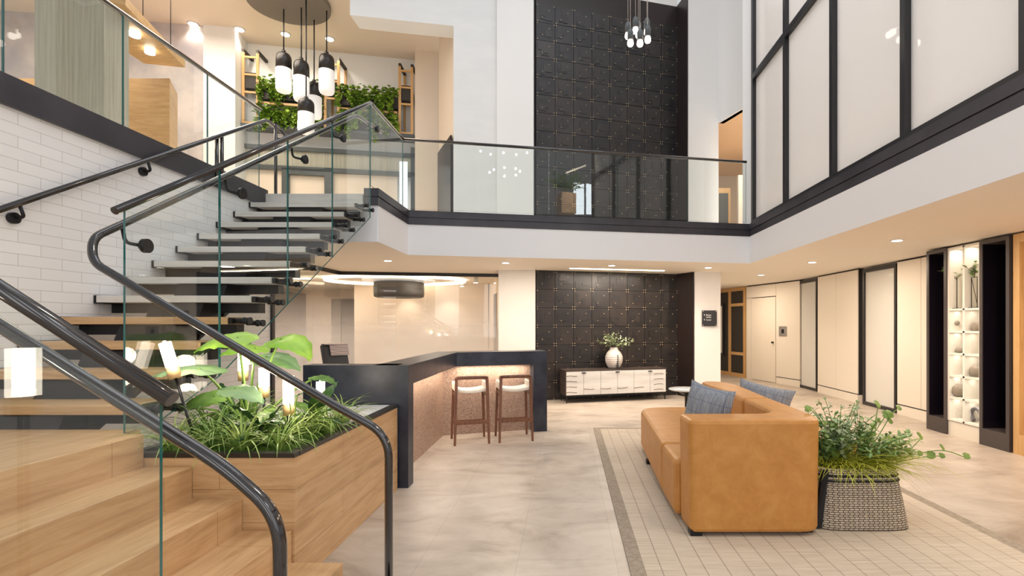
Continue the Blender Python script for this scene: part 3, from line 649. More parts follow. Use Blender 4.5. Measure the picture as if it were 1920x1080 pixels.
GR = [(-2.25, 2.93, .95, 'at the front left corner under the cap tube'), (-2.05, 2.98, 1.0, 'left of the front stake light'), (-1.86, 2.93, .9, 'in front, overhanging the dark rim'),
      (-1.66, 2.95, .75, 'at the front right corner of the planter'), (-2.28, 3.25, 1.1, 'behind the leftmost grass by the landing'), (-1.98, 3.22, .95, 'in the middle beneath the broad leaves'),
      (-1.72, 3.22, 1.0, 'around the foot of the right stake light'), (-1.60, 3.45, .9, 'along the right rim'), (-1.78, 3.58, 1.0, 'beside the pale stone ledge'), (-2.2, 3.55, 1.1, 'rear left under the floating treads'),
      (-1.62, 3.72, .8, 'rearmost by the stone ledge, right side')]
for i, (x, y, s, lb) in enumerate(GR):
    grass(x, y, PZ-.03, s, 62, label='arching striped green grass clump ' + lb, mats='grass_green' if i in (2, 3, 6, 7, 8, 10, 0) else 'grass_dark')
def leafstalk(t_, base, tip, L, W, az, el, droop, m_, roll=0):
    base, tip = Vector(base), Vector(tip); mid = (base+tip)/2+Vector(((tip-base).x*-.15, (tip-base).y*-.15, .06))
    pts = [base*(1-t)**2+mid*2*t*(1-t)+tip*t*t for t in [i/8 for i in range(9)]]
    lf = obj('leaf_blade', None or _leaf(tip, az, el, L, W, droop, roll), m_, t_); obj('stalk', MB().tube(pts, .011, 8, True, .006), 'stem_green', lf)
def _leaf(tip, az, el, L, W, droop, roll):
    mb = MB(); h = Vector((cos(az), sin(az), 0)); sd = Vector((-sin(az), cos(az), 0)); n, mN = 12, 6
    p = Vector(tip)-(h*cos(el)+Vector((0, 0, sin(el))))*L*.22; rows = []
    for i in range(n+1):
        t = i/n; e = el-droop*t; wd = W*(sin(pi*t**.66)**.85 if 0 < t < 1 else .02)
        nrm = Vector((0, 0, cos(e)))-h*sin(e); row = []
        for j in range(-mN, mN+1):
            q = j/mN; lob = -.16*L*abs(q)**1.5*(1-t)**2
            v = p+sd*(cos(roll)*wd*.5*q)+nrm*(wd*.5*q*sin(roll)+wd*(.12*abs(q)-.16*q*q)+.007*sin(9*t*pi+abs(q)*7)*abs(q))+h*lob
            row.append(v)
        rows.append(row); p = p+(h*cos(e)+Vector((0, 0, sin(e))))*(L/n)
    for row in rows: mb.v += [tuple(v) for v in row]
    w_ = 2*mN+1
    for i in range(n):
        for j in range(2*mN): k = i*w_+j; mb.face([k, k+1, k+w_+1, k+w_], True)
    return mb
t_ = thing('elephant_ear_plant', 'tall elephant ear plant with broad lime leaves rising above the grasses', 'plant', (-2.1, 3.35, PZ-.03))
b0 = (-2.08, 3.35, PZ-.03)
for tip, L, W, az, el, dr, m_, ro in (
    (P(445, 632, 3.30), .34, .26, R(195), .20, 1.0, 'leaf_lime', -.35), (P(527, 634, 3.40), .36, .24, R(-12), .5, 1.9, 'leaf_lime', .35), (P(500, 668, 3.5), .34, .24, R(-5), .25, 1.1, 'leaf_gray', .3),
    (P(372, 690, 3.10), .46, .24, R(186), .30, 1.0, 'leaf_gray', -.15), (P(440, 728, 3.05), .28, .18, R(-10), .15, 1.0, 'leaf_gray', .25), (P(478, 652, 3.6), .28, .18, R(230), .3, .9, 'leaf_lime', -.3),
    (P(596, 706, 3.6), .20, .11, R(-8), .30, 1.2, 'leaf_green', .2), (P(400, 742, 3.3), .28, .2, R(200), .2, 1.2, 'leaf_green', -.4)):
    leafstalk(t_, b0, tip, L, W, az, el, dr, m_, ro)
for j, (x, y, lb) in enumerate(((-1.86, 3.12, 'spreading glossy dark broad leaves low beside the right stake light'), (-1.72, 3.5, 'compact glossy dark leaves behind the right stake light'), (-2.28, 3.45, 'shaded broad dark leaves under the lowest treads'))):
    t_ = thing('broadleaf_plant', 'low plant with ' + lb, 'plant', (x, y, PZ-.03)); rn = random.Random(j+3)
    for i in range(9):
        a = i*2.4+j; e = .35+.55*(i/9)+(.4 if i > 6 else 0); tip = Vector((x+.07*cos(a), y+.07*sin(a), PZ+.04+.13*i/9))
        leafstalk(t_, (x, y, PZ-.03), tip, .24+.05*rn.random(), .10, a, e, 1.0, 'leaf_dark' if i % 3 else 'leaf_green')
# stake lights
def stake(px, py0, py1, Y, ground, label, lean=0, rad=.031):
    a, b = P(px, py0, Y), P(px+lean, py1, Y); d = (b-a).normalized(); L_ = (b-a).length
    t_ = thing('stake_light', label, 'garden light', (a.x+d.x*1, Y, ground), 'stake lights in the planter')
    obj('tube', MB().cyl(a, b, rad, 20).cyl(a-d*.012, a, .008, 8), 'lamp_glow', t_); obj('wood_collar', MB().cyl(b, b+d*.07, rad*1.02, 20), 'oak_v', t_)
    s = b+d*.07; tt = (s.z-ground)/max(-d.z, .01); obj('stem', MB().cyl(s, s+d*tt, .008, 10), 'black_metal', t_)
    l = bpy.data.lights.new('stake_lamp', 'POINT'); l.energy = 3.5; l.color = WARM; l.shadow_soft_size = .05; o = bpy.data.objects.new('stake_lamp', l); C.objects.link(o); o.location = (a+b)/2+Vector((.06, -.06, .0))
    return t_
stake(309, 643, 688, 2.98, PZ-.04, 'leaning glowing stake light at the left of the planter', 14)
stake(541, 705, 757, 3.15, PZ-.04, 'upright glowing stake light nearest the right rim of the planter')
stake(495, 690, 725, 3.35, PZ-.04, 'glowing stake light half hidden behind the rail in the middle')
stake(456, 660, 695, 3.55, PZ-.04, 'glowing stake light farthest back among the lime leaves')
stake(601, 716, 742, 4.0, PZ-.04, 'glowing stake light standing on the pale ledge before the counter', 0, .032)
# twin planter light on the camera side of the stair; its mirror image shows in the near glass
t2 = thing('stake_light', 'glowing stake light beyond the near balustrade at the far left, seen in the glass', 'garden light', (-2.05, 1.28, 0), 'stake lights in the planter')
obj('tube', MB().cyl((-2.05, 1.28, 1.18), (-2.05, 1.28, 1.36), .041, 20), 'lamp_glow_bright', t2); obj('stem', MB().cyl((-2.05, 1.28, 0), (-2.05, 1.28, 1.12), .008, 10), 'black_metal', t2)
obj('wood_collar', MB().cyl((-2.05, 1.28, 1.11), (-2.05, 1.28, 1.18), .043, 20), 'oak_v', t2)
# ================================================================== RECEPTION COUNTER
CZ = 1.0875; ct = thing('reception_counter', 'dark slate bar counter with bent front, recessed tan textured panel and black end legs', 'counter', (-1, 6, 0))
fp_ = [(-1.403, 4.53), (-1.416, 6.57), (-.27, 6.95)]
A_ = offp(fp_, 0); B_ = offp(fp_, -.31)
mb = MB()
for i in range(2): mb.prism([(*A_[i], CZ-.177), (*A_[i+1], CZ-.177), (*B_[i+1], CZ-.177), (*B_[i], CZ-.177)], (0, 0, .177))
obj('bar_top', mb, 'counter_dark', ct)
obj('front_panel', MB().box(-2.335, -1.70, 4.53, 4.71, .0, CZ), 'counter_dark', ct); obj('front_panel', MB().box(-1.70, -1.50, 4.53, 4.71, 0, CZ-.0), 'counter_dark', ct)
obj('end_leg', MB().box(-1.50, -1.404, 4.53, 4.68, 0, CZ-.177), 'counter_dark', ct)
e = Vector((-.27, 6.95)); u_ = (e-Vector((-1.416, 6.57))).normalized(); nn = Vector((-u_.y, u_.x))
a = e-u_*.19; obj('end_leg', MB().prism([(*a, 0), (*e, 0), (*(e+nn*.31), 0), (*(a+nn*.31), 0)], (0, 0, CZ-.177)), 'counter_dark', ct)
c0, c1, c2 = Vector((-1.60, 4.69)), Vector((-1.612, 6.68)), Vector((-.45, 7.07))
obj('recess_panel', MB().wallbox(tuple(c0), tuple(c1), 0, CZ-.178, .04), 'counter_fabric', ct, label='tan textured panel'); obj('recess_panel', MB().wallbox(tuple(c1), tuple(c2), 0, CZ-.178, .04), 'counter_fabric', ct, label='tan textured panel')
arealight('counter_strip_left', (-1.50, 5.7, CZ-.19), .03, 9, WARM, sy=1.8)
arealight('counter_strip_right', (-.98, 6.80, CZ-.19), .9, 7, WARM, (0, 0, R(18)), sy=.03)
# desk chair
cp = P(638, 690, 8.6); t_ = thing('desk_chair', 'dark high-back desk chair with striped throw behind the counter', 'chair', (cp.x, 8.6, 0))
x, y = cp.x, 8.6
mb = MB().prism([(x-.20, y+.02, .50), (x+.20, y-.03, .50), (x+.20, y+.09, .50), (x-.20, y+.14, .50)], (-.055, .10, .61)); obj('backrest', mb, 'chair_fabric', t_, bevel=.04)
mb = MB().box(x-.26, x+.26, y-.45, y+.08, .42, .52); obj('seat', mb, 'chair_fabric', t_, bevel=.04)
obj('base', MB().cyl((x, y-.2, .05), (x, y-.2, .42), .03).tube([(x-.3, y-.2, .05), (x+.3, y-.2, .05)], .02).tube([(x, y-.5, .05), (x, y+.1, .05)], .02), 'black_metal', t_)
mb = MB().prism([(x-.13, y+.045, .93), (x+.165, y+.02, .93), (x+.165, y+.035, .93), (x-.13, y+.06, .93)], (-.017, .03, .185)); mb.box(x-.22, x+.14, y+.06, y+.22, 1.105, 1.125)
t_.rotation_euler = (0, 0, R(48)); th = obj('throw', mb, 'striped_throw'); c0_ = Vector((x, y, 0)); th.location = c0_+Matrix.Rotation(R(48), 3, 'Z') @ (th.location-c0_); th.rotation_euler = (0, 0, R(48)); tag(th, 'striped black and cream throw over the desk chair back', 'blanket')
# ---- bar stools
def stool(label):
    t_ = thing('bar_stool', label, 'stool', (0, 0, 0), 'bar stools at the counter')
    # local: backrest side at y=0 facing -y (camera), seat runs to +y
    W_, D_ = .41, .40
    for sx_, yb_, yt, zt, lean in ((-1, 0, .035, .80, .012), (1, 0, .035, .80, .012), (-1, D_, D_-.035, .66, .012), (1, D_, D_-.035, .66, .012)):
        x0, x1 = sx_*W_/2, sx_*(W_/2-.022); r = .016
        mb = MB(); b = len(mb.v)
        for z, x, y in ((0, x0, yb_), (zt, x1, yt)):
            rr = r*(.85 if z == 0 else 1.1); mb.v += [(x-rr, y-rr, z), (x+rr, y-rr, z), (x+rr, y+rr, z), (x-rr, y+rr, z)]
        mb.face([3, 2, 1, 0]); mb.face([4, 5, 6, 7])
        for i in range(4): j = (i+1) % 4; mb.face([i, j, j+4, i+4])
        obj('leg', mb, 'walnut', t_, bevel=.004)
    pts = [(-W_/2+.024, .10, .785), (-W_/2+.022, .035, .80), (-W_/2+.05, .012, .805), (0, 0, .808), (W_/2-.05, .012, .805), (W_/2-.022, .035, .80), (W_/2-.024, .10, .785)]
    mb = MB().tube(arc(pts, .03, 4), .021, 10); obj('backrest', mb, 'walnut', t_)
    mb = MB(); n = 8
    for i in range(n+1):
        x = -W_/2+.03+(W_-.06)*i/n; z = .668-.022*sin(pi*i/n); mb.v += [(x, .05, z), (x, D_-.03, z), (x, D_-.03, z-.035), (x, .05, z-.035)]
    for i in range(n):
        k = 4*i
        for a, b in ((0, 1), (1, 2), (2, 3), (3, 0)): mb.face([k+a, k+b, k+4+b, k+4+a][::-1], True)
    mb.face([0, 1, 2, 3]); mb.face([4*n+3, 4*n+2, 4*n+1, 4*n]); mb.box(-W_/2+.0, -W_/2+.035, .05, D_-.02, .64, .735).box(W_/2-.035, W_/2, .05, D_-.02, .64, .735)
    obj('seat', mb, 'cream_leather', t_, bevel=.008)
    obj('footrest', MB().box(-W_/2+.012, W_/2-.012, .0, .024, .245, .285), 'walnut', t_); obj('stretcher', MB().box(-W_/2+.012, W_/2-.012, D_-.03, D_-.008, .20, .235), 'walnut', t_)
    for s in (-1, 1): obj('side_rail', MB().box(s*(W_/2-.02)-.009, s*(W_/2-.02)+.009, .03, D_-.03, .575, .61), 'walnut', t_)
    return t_
s1 = stool('walnut bar stool with cream seat, nearer the bend of the counter'); s1.location = (-1.14, 6.16, 0); s1.rotation_euler = (0, 0, R(18))
s2 = dup(s1, (-.625, 6.31, 0), R(15), 'walnut bar stool with cream seat, nearer the open end of the counter')
# ================================================================== SIDEBOARD
t_ = thing('sideboard', 'low sideboard with cracked white doors and dark wood case against tile wall', 'sideboard', (0, 0, 0))
SW, SD = 2.02, .42
obj('case', MB().box(0, SW, .02, SD, .137, .60).box(-.01, SW+.01, 0, SD, .585, .605), 'dark_wood', t_)
for i in range(6):
    a = .01+i*(SW-.02)/6; mb = MB().box(a+.003, a+(SW-.02)/6-.003, 0, .02, .150, .580); rn = random.Random(i)
    mb.mat(1)
    for z in ([.50, .40, .30, .20] if i in (0, 5) else [rn.choice((.25, .35, .5))]):
        x0 = a+.003 if i != 5 else a+.08; pts = [(x0+k*.05, -.0015, z+.006*sin(k*1.3+i)) for k in range(5)]; mb.tube(pts, .0045, 5)
    d = obj('door', mb, ['crack_white', 'stem_brown'], t_)
    if i % 2 == 0: obj('pull', MB().box(a+(SW-.02)/6-.04, a+(SW-.02)/6+.04, -.014, -.001, .545, .562), 'black_metal', d)
for x in (.02, SW-.02):
    for y in (.02, SD-.03): obj('leg', MB().box(x-.008, x+.008, y-.008, y+.008, 0, .137), 'black_metal', t_)
obj('base_rail', MB().box(.02, SW-.02, .012, .028, .12, .137), 'black_metal', t_)
t_.location = (-.02, 9.34, 0); t_.rotation_euler = (0, 0, R(16))
vp = Vector((.90, 9.80, .607))
pr = [(.085, 0)]
for k in range(27):
    z = .01+.345*k/26; rr = .088+.082*sin(pi*min(1, (z/.36))**1.0)**.7 if z < .2 else .070+.100*cos((z-.2)/.165*pi/2)**.8; pr.append((rr-(.006 if k % 3 == 0 else 0), z))
pr += [(.075, .375), (.080, .40), (.062, .40), (.055, .36)]
mb = MB().lathe(tuple(vp), pr, 32); mb.mat(1)
for k in range(7):
    z = .03+.036*k; w2 = .034-.0035*k; a0 = -pi/2+.35; c_ = Vector((vp.x+.17*cos(a0), vp.y-.172*abs(sin(a0)), vp.z+z)); mb.prism([c_+Vector((-w2, 0, 0)), c_+Vector((0, 0, -.012)), c_+Vector((w2, 0, 0)), c_+Vector((0, 0, .020))], (0, .05, 0))
single('ribbed_vase', mb, ['vase', 'reveal_black'], 'rounded pale ceramic vase with dark glaze mark standing on the sideboard', 'vase')
def sprays(name, base, n, L, spread, m_, label, leafL=.04, leafW=.02, bias=(0, 0), seed=1, cat='plant', nl=9, stm='stem_brown'):
    t_ = thing(name, label, cat, base); rn = random.Random(seed); st_, lf = MB(), MB()
    for i in range(n):
        a = rn.uniform(0, 2*pi); d = Vector((cos(a)*spread*rn.uniform(.2, 1)+bias[0], sin(a)*spread*.6*rn.uniform(.2, 1)+bias[1], 1)).normalized(); l = L*rn.uniform(.6, 1.1)
        p = Vector(base); pts = [p.copy()]
        for k in range(6): d = (d+Vector((d.x*.15, d.y*.15, -.09))).normalized(); p = p+d*(l/6); pts.append(p.copy())
        st_.tube(pts, .0025, 4, False)
        for k in range(nl):
            t = .35+.65*k/nl; q = pts[min(5, int(t*6))].lerp(pts[min(6, int(t*6)+1)], t*6-int(t*6)); lf.blade(q, rn.uniform(0, 2*pi), rn.uniform(-.3, 1), leafL*rn.uniform(.7, 1.3), leafW, .8, 3, .1, 'leaf')
    obj('stem', st_, stm, t_); obj('foliage', lf, m_, t_); return t_
sprays('leafy_branches', tuple(vp+Vector((0, 0, .33))), 34, .42, .95, 'sage', 'silvery green leafy branches spreading from the pale vase', .055, .028, (.12, 0), 5, 'plant', 11)
# round side table
t_ = thing('side_table', 'small round white-topped side table beyond the leather sofa', 'table', (1.62, 6.95, 0))
obj('tabletop', MB().lathe((1.62, 6.95, .555), [(.21, 0), (.235, .008), (.235, .022), (.0, .024)], 40), 'white_top', t_)
obj('base', MB().lathe((1.62, 6.95, 0), [(.15, 0), (.15, .012), (.02, .02), (.02, .48), (.10, .53), (.15, .555)], 24), 'black_metal', t_)
# ================================================================== SIGN
t_ = thing('directory_sign', 'small square black wall sign with white lettering on the white pier', 'sign', (2.78, 10.07, 1.6))
def textmesh(s, size, loc, parent, name='lettering'):
    cu = bpy.data.curves.new(name, 'FONT'); cu.body = s; cu.size = size; cu.extrude = .001; o = bpy.data.objects.new('tmp', cu); C.objects.link(o)
    dg = bpy.context.evaluated_depsgraph_get(); me = bpy.data.meshes.new_from_object(o.evaluated_get(dg)); bpy.data.objects.remove(o)
    me.materials.clear(); me.materials.append(M['sign_white']); n = bpy.data.objects.new(name, me); C.objects.link(n); n.parent = parent; n.location = Vector(loc)-WL[parent]; n.rotation_euler = (pi/2, 0, R(5.4)); return n
x0, x1 = P(1316, 600, 10.08).x, P(1344, 600, 10.08).x; z0, z1 = P(1316, 611.5, 10.08).z, P(1316, 582, 10.08).z
obj('panel', MB().box(x0, x1, 10.065, 10.085, z0, z1), 'sign_black', t_, bevel=.006)
for x in (x0+.02, x1-.02):
    for z in (z0+.02, z1-.02): obj('screw', MB().cyl((x, 10.058, z), (x, 10.066, z), .007, 10), 'sign_white', t_)
for s, z in (('Elevator', z0+.205), ('Lobby', z0+.165), ('Coworking', z0+.11)): textmesh(s, .042, (x0+.075, 10.056, z), t_)
for z in (z0+.205, z0+.11):
    mb = MB().prism([(x0+.04, 10.06, z), (x0+.046, 10.06, z), (x0+.046, 10.06, z+.018), (x0+.054, 10.06, z+.018), (x0+.043, 10.06, z+.032), (x0+.032, 10.06, z+.018), (x0+.04, 10.06, z+.018)], (0, .003, 0)); obj('arrow', mb, 'sign_white', t_)
# ================================================================== RUG, SOFA
t_ = thing('area_rug', 'large pale rug with thin dark lines and taupe border under the sofa', 'rug', (1.7, 4, 0))
obj('field', MB().box(.46, 2.87, 1.2, 7.05, .001, .010), 'rug', t_); ribbon_ = MB().box(.37, .46, 1.2, 7.14, .001, .010).box(2.87, 2.96, 1.2, 7.14, .001, .010).box(.46, 2.87, 7.05, 7.14, .001, .010)
obj('border', ribbon_, 'rug_border', t_, label='taupe border')
def rounded(pts, r, n=6):
    out = []; N = len(pts)
    for i in range(N):
        a, p, b = Vector(pts[i-1]), Vector(pts[i]), Vector(pts[(i+1) % N]); rr = r[i] if isinstance(r, (list, tuple)) else r
        if rr <= 0: out.append(tuple(p)); continue
        k = min(rr, (a-p).length*.49, (b-p).length*.49); q1 = p+(a-p).normalized()*k; q2 = p+(b-p).normalized()*k
        for j in range(n+1): t = j/n; out.append(tuple(q1*(1-t)**2+p*2*t*(1-t)+q2*t*t))
    return out
def block(pts, z0, z1, taper=0):
    mb = MB(); c = sum((Vector(p) for p in pts), Vector((0, 0)))/len(pts); n = len(pts)
    low_ = [tuple(c+(Vector(p)-c)*(1-taper)) for p in pts]
    mb.v += [(*p, z0) for p in low_]+[(*p, z1) for p in pts]
    ar = sum(pts[i][0]*pts[(i+1) % n][1]-pts[(i+1) % n][0]*pts[i][1] for i in range(n)); o = 1 if ar > 0 else -1
    mb.face(list(range(n))[::-o]); mb.face([n+i for i in range(n)][::o])
    for i in range(n): j = (i+1) % n; mb.face([i, j, j+n, i+n][::o])
    return mb
SZ = .80
t_ = thing('leather_sofa', 'tan leather curved sofa with high arm facing the camera', 'sofa', (1.25, 4.8, 0))
body = rounded([(.83, 3.46), (1.73, 3.46), (1.785, 3.72), (1.795, 4.485), (1.545, 4.485), (1.545, 3.745), (.815, 3.745)], [.05, .24, .2, 0, 0, .22, .05], 8)
obj('arm', block(body, .035, SZ, .02), 'leather', t_, bevel=.026)
obj('backrest', block(rounded([(1.545, 4.495), (1.795, 4.495), (1.85, 5.5), (1.74, 5.86), (1.52, 5.86), (1.545, 5.3)], [0, 0, .2, .15, .1, .1]), .05, SZ, .0), 'leather', t_, bevel=.03)
obj('seat_cushion', block([(.79, 3.75), (1.54, 3.75), (1.54, 4.265), (.79, 4.265)], .05, .46, .0), 'leather', t_, bevel=.035)
obj('seat_cushion', block(rounded([(.79, 4.275), (1.54, 4.275), (1.54, 5.88), (1.50, 6.15), (.86, 6.15)], [0, 0, .05, .1, .55], 10), .05, .46, .0), 'leather', t_, bevel=.035)
for x, y in ((.88, 3.52), (1.66, 3.58), (.86, 5.3), (1.7, 5.6)): obj('foot', MB().box(x-.04, x+.04, y-.04, y+.04, .01, .05), 'black_metal', t_)
t_ = thing('leather_bench_seat', 'tan leather seat backing onto the sofa behind the potted greenery', 'sofa', (2.1, 5, 0))
obj('seat_cushion', block(rounded([(1.865, 4.2), (2.45, 4.2), (2.5, 5.7), (1.9, 6.0)], [.04, .2, .3, .05]), .05, .46, .0), 'leather', t_, bevel=.035)
for x, y in ((1.98, 4.35), (2.35, 4.35), (1.98, 5.6), (2.3, 5.5)): obj('foot', MB().box(x-.04, x+.04, y-.04, y+.04, .01, .05), 'black_metal', t_)
def pillow(label, loc, w_, h_, rot):
    mb = MB(); n = 14
    for s in (1, -1):
        b = len(mb.v)
        for j in range(n+1):
            for i in range(n+1):
                u1, v1 = 2*i/n-1, 2*j/n-1; k = (1-abs(u1)**2.6)*(1-abs(v1)**2.6); pin = 1-.07*(abs(u1)*abs(v1))**0*(1-abs(v1)**2)*abs(u1)**3
                mb.v.append((u1*w_/2*(1-.10*(1-v1*v1)*abs(u1)), s*.095*max(0, k)**.5, v1*h_/2*(1-.10*(1-u1*u1)*abs(v1))))
        for j in range(n):
            for i in range(n):
                q = b+j*(n+1)+i; f = [q, q+1, q+n+2, q+n+1]; mb.face(f if s < 0 else f[::-1], True)
    me = mb.mesh('throw_pillow', 'plaid'); o = bpy.data.objects.new('throw_pillow', me); C.objects.link(o); o.location = loc; o.rotation_euler = rot
    return tag(o, label, 'cushion', 'plaid throw pillows')
pillow('grey blue plaid throw pillow leaning inside the sofa near its high arm', (1.115, 4.08, .735), .45, .47, (R(-10), R(7), R(-56)))
pillow('grey blue plaid throw pillow behind the sofa back, farther right', (2.03, 5.30, .635), .56, .40, (R(-16), R(11), R(-28)))
# ---- basket with mixed plants
t_ = thing('woven_basket', 'black and tan woven basket with two dark rope stripes beside the sofa', 'basket', (2.09, 3.75, .012))
def bring(z):
    t = z/.42; hw, hd = .345-.055*t**1.2, .24-.03*t; return [(2.095-.025*t+hw*math.copysign(abs(cos(a))**.45, cos(a)), 3.80+hd*math.copysign(abs(sin(a))**.45, sin(a)), .012+z) for a in [2*pi*i/40 for i in range(40)]]
mb = MB(); zs = [0, .02, .1, .2, .3, .36, .40, .42]
for z in zs: mb.v += bring(z)
mb.v += [(x*.96+2.085*.04, y*.96+3.8*.04, z) for x, y, z in bring(.42)]+[(x*.96+2.085*.04, y*.96+3.8*.04, z-.08) for x, y, z in bring(.42)]
for j in range(len(zs)+1):
    for i in range(40): k = (i+1) % 40; mb.face([j*40+i, j*40+k, (j+1)*40+k, (j+1)*40+i], True)
mb.face(list(range(40))[::-1]); b = (len(zs)+1)*40; mb.face([b+i for i in range(40)])
obj('body', mb, 'basket', t_)
for z in (.335, .372):
    mb = MB(); r = bring(z); mb.tube(r+[r[0]], .0085, 8, False); obj('rope_stripe', mb, 'basket_black', t_)
obj('edge_binding', MB().prism([(1.745, 3.60, .02), (1.785, 3.585, .02), (1.83, 3.575, .42), (1.80, 3.60, .42)], (.012, .10, 0)), 'basket_black', t_)
base = (2.08, 3.78, .36)
mb = MB(); rn = random.Random(11)
for i in range(650):
    a = rn.choice((rn.uniform(-1.2, 1.0), rn.uniform(0, 2*pi), rn.uniform(-2.6, -.6))); mb.blade((2.08+rn.uniform(-.22, .2), 3.78+rn.uniform(-.14, .12), .40), a, rn.uniform(.25, 1.0), rn.uniform(.30, .58) if -.9 < a < .9 else rn.uniform(.18, .34), .009, rn.uniform(.7, 1.7), 6, .3)
single('reed_grass', mb, 'reed_yellow', 'yellow green reedy grass spilling over the woven basket rim', 'plant')
def rounds(name, pts_, label, m_='leaf_green', seed=1, lr=.042):
    t_ = thing(name, label, 'plant', pts_[0][0]); rn = random.Random(seed); st_ = MB(); lf = MB()
    for pts in pts_:
        st_.tube(arc(pts, .12, 5), .0035, 6, False)
        for q in pts[1:]:
            q = Vector(q)
            for k in range(1):
                a = rn.uniform(0, 2*pi); n = 12; c = q+Vector((rn.uniform(-.02, .02), 0, rn.uniform(-.01, .02))); tl = Vector((cos(a)*.5, -.7, .55)).normalized(); e1 = tl.cross(Vector((0, 0, 1))).normalized(); e2 = tl.cross(e1); r = lr*rn.uniform(.5, .85); b = len(lf.v); lf.v.append(tuple(c+tl*.006))
                for i in range(n): th = 2*pi*i/n; rr = r*(1+.08*cos(5*th))*(1 if i else .55); lf.v.append(tuple(c+e1*cos(th)*rr+e2*sin(th)*rr))
                for i in range(n): lf.face([b, b+1+i, b+1+(i+1) % n], True)
    obj('stem', st_, 'stem_green', t_); obj('foliage', lf, m_, t_)
Yb = 3.75
rounds('round_leaf_vine', [[base, P(1640, 800, Yb), P(1646, 762, Yb)], [base, P(1640, 830, Yb), P(1672, 775, Yb), P(1682, 768, Yb)], [base, P(1660, 780, Yb), P(1672, 790, Yb)], [base, P(1640, 815, Yb), P(1644, 790, Yb)], [base, P(1624, 850, Yb), P(1620, 820, Yb)], [base, P(1680, 850, Yb), P(1668, 823, Yb)],
   [base, P(1570, 830, Yb), P(1569, 806, Yb)], [base, P(1560, 800, Yb), P(1550, 790, Yb)], [base, P(1560, 840, Yb), P(1552, 822, Yb)], [base, P(1700, 850, Yb), P(1727, 822, Yb)], [base, P(1740, 855, Yb), P(1769, 855, Yb)], [base, P(1720, 850, Yb), P(1770, 842, Yb), P(1816, 860, Yb)],
   [base, P(1540, 790, Yb), P(1518, 764, Yb)], [base, P(1560, 850, Yb), P(1545, 840, Yb)], [base, P(1600, 860, Yb), P(1585, 840, Yb)]], 'trailing vine with round lobed green leaves reaching above the basket', 'leaf_olive', 4)
sprays('sage_flowers', (2.02, 3.80, .36), 44, .50, .5, 'sage', 'pale sage flowering stems at the centre of the basket', .05, .03, (-.05, 0), 9, 'plant', 20, 'stem_green')
sprays('fern_stems', (2.17, 3.80, .36), 46, .48, .85, 'sage_green', 'feathery green stems at the right of the basket', .055, .02, (.35, -.1), 13, 'plant', 20, 'stem_green')
sprays('eucalyptus_stems', (1.92, 3.82, .36), 40, .46, .6, 'sage_green', 'small leaved grey green stems at the left of the basket by the sofa', .045, .028, (-.12, 0), 17, 'plant', 20, 'stem_green')
# ---- objects on the cubby shelf
cyL, cyR = (ym+yc)/2, (ya+ym)/2
def sp(name, y, z, prof, m_, label, cat): return single(name, MB().lathe((XN+.12, y+.15, z+.012), prof, 18), m_, label, cat)
t_ = thing('branch_vase', 'thin dark wire stand vase with leafy branch in top left cubby', 'vase', (XN+.10, cyL+.08, 1.655))
obj('stand', MB().box(XN+.06, XN+.14, cyL+.04, cyL+.12, 1.653, 1.66).cyl((XN+.10, cyL+.08, 1.66), (XN+.10, cyL+.08, 2.05), .005), 'black_metal', t_)
sprays('leafy_branch', (XN+.10, cyL+.08, 2.03), 5, .26, .7, 'leaf_green', 'drooping green leafy branch rising from left wire vase', .07, .035, (0, .5), 2, 'plant', 6)
t_ = thing('branch_vase', 'square dark wire stand vase with leafy branch in top right cubby', 'vase', (XN+.10, cyR+.06, 1.655))
mb = MB().box(XN+.06, XN+.14, cyR+.01, cyR+.12, 1.653, 1.66)
for y in (cyR+.02, cyR+.11): mb.cyl((XN+.10, y, 1.66), (XN+.10, y, 2.04), .004)
mb.cyl((XN+.10, cyR+.02, 1.70), (XN+.10, cyR+.11, 2.04), .003); mb.cyl((XN+.10, cyR+.02, 2.04), (XN+.10, cyR+.11, 2.04), .004); obj('stand', mb, 'black_metal', t_)
sprays('leafy_branch', (XN+.10, cyR+.06, 2.03), 5, .24, .6, 'leaf_green', 'upright green leafy branch rising from right wire vase', .07, .035, (0, .3), 6, 'plant', 6)
mb = MB().lathe((XN+.12, cyL+.12, 1.43), [(.005, 0), (.03, .01), (.042, .035), (.03, .06), (.004, .075)], 16); mb.tube([(XN+.12, cyL+.13, 1.47), (XN+.10, cyL+.21, 1.445)], .012, 8, True, .003).cyl((XN+.12, cyL+.12, 1.366), (XN+.12, cyL+.12, 1.435), .004)
single('bird_figurine', mb, 'stoneware', 'small grey bird figurine on a peg in the second left cubby', 'figurine')
sp('stone_pot', cyR-.10, 1.353, [(.03, 0), (.06, .04), (.055, .09), (.02, .12)], 'stoneware', 'small mottled stone pot in the second right cubby', 'pot')
sp('pebble_stack', cyL-.09, .779+.287, [(.02, 0), (.05, .02), (.05, .04), (.02, .07)], 'stoneware', 'little brown pebble stack in the third left cubby', 'ornament')
sp('round_jar', cyR-.09, .779, [(.04, 0), (.07, .05), (.065, .11), (.03, .14)], 'stoneware', 'round brown stone jar in the fourth right cubby', 'jar')
sp('carved_shell', cyL-.08, .492, [(.03, 0), (.08, .05), (.075, .12), (.02, .17)], 'stoneware', 'banded shell ornament in the fifth left cubby', 'ornament')
mb = MB().tube([(XN+.12, cyR+.06+.075*cos(a), .315+.08*sin(a)) for a in [pi*i/10-.35*pi for i in range(17)]], .022, 10); single('curved_ornament', mb, 'stone_gray', 'dark curved ring ornament in the bottom right cubby', 'ornament')
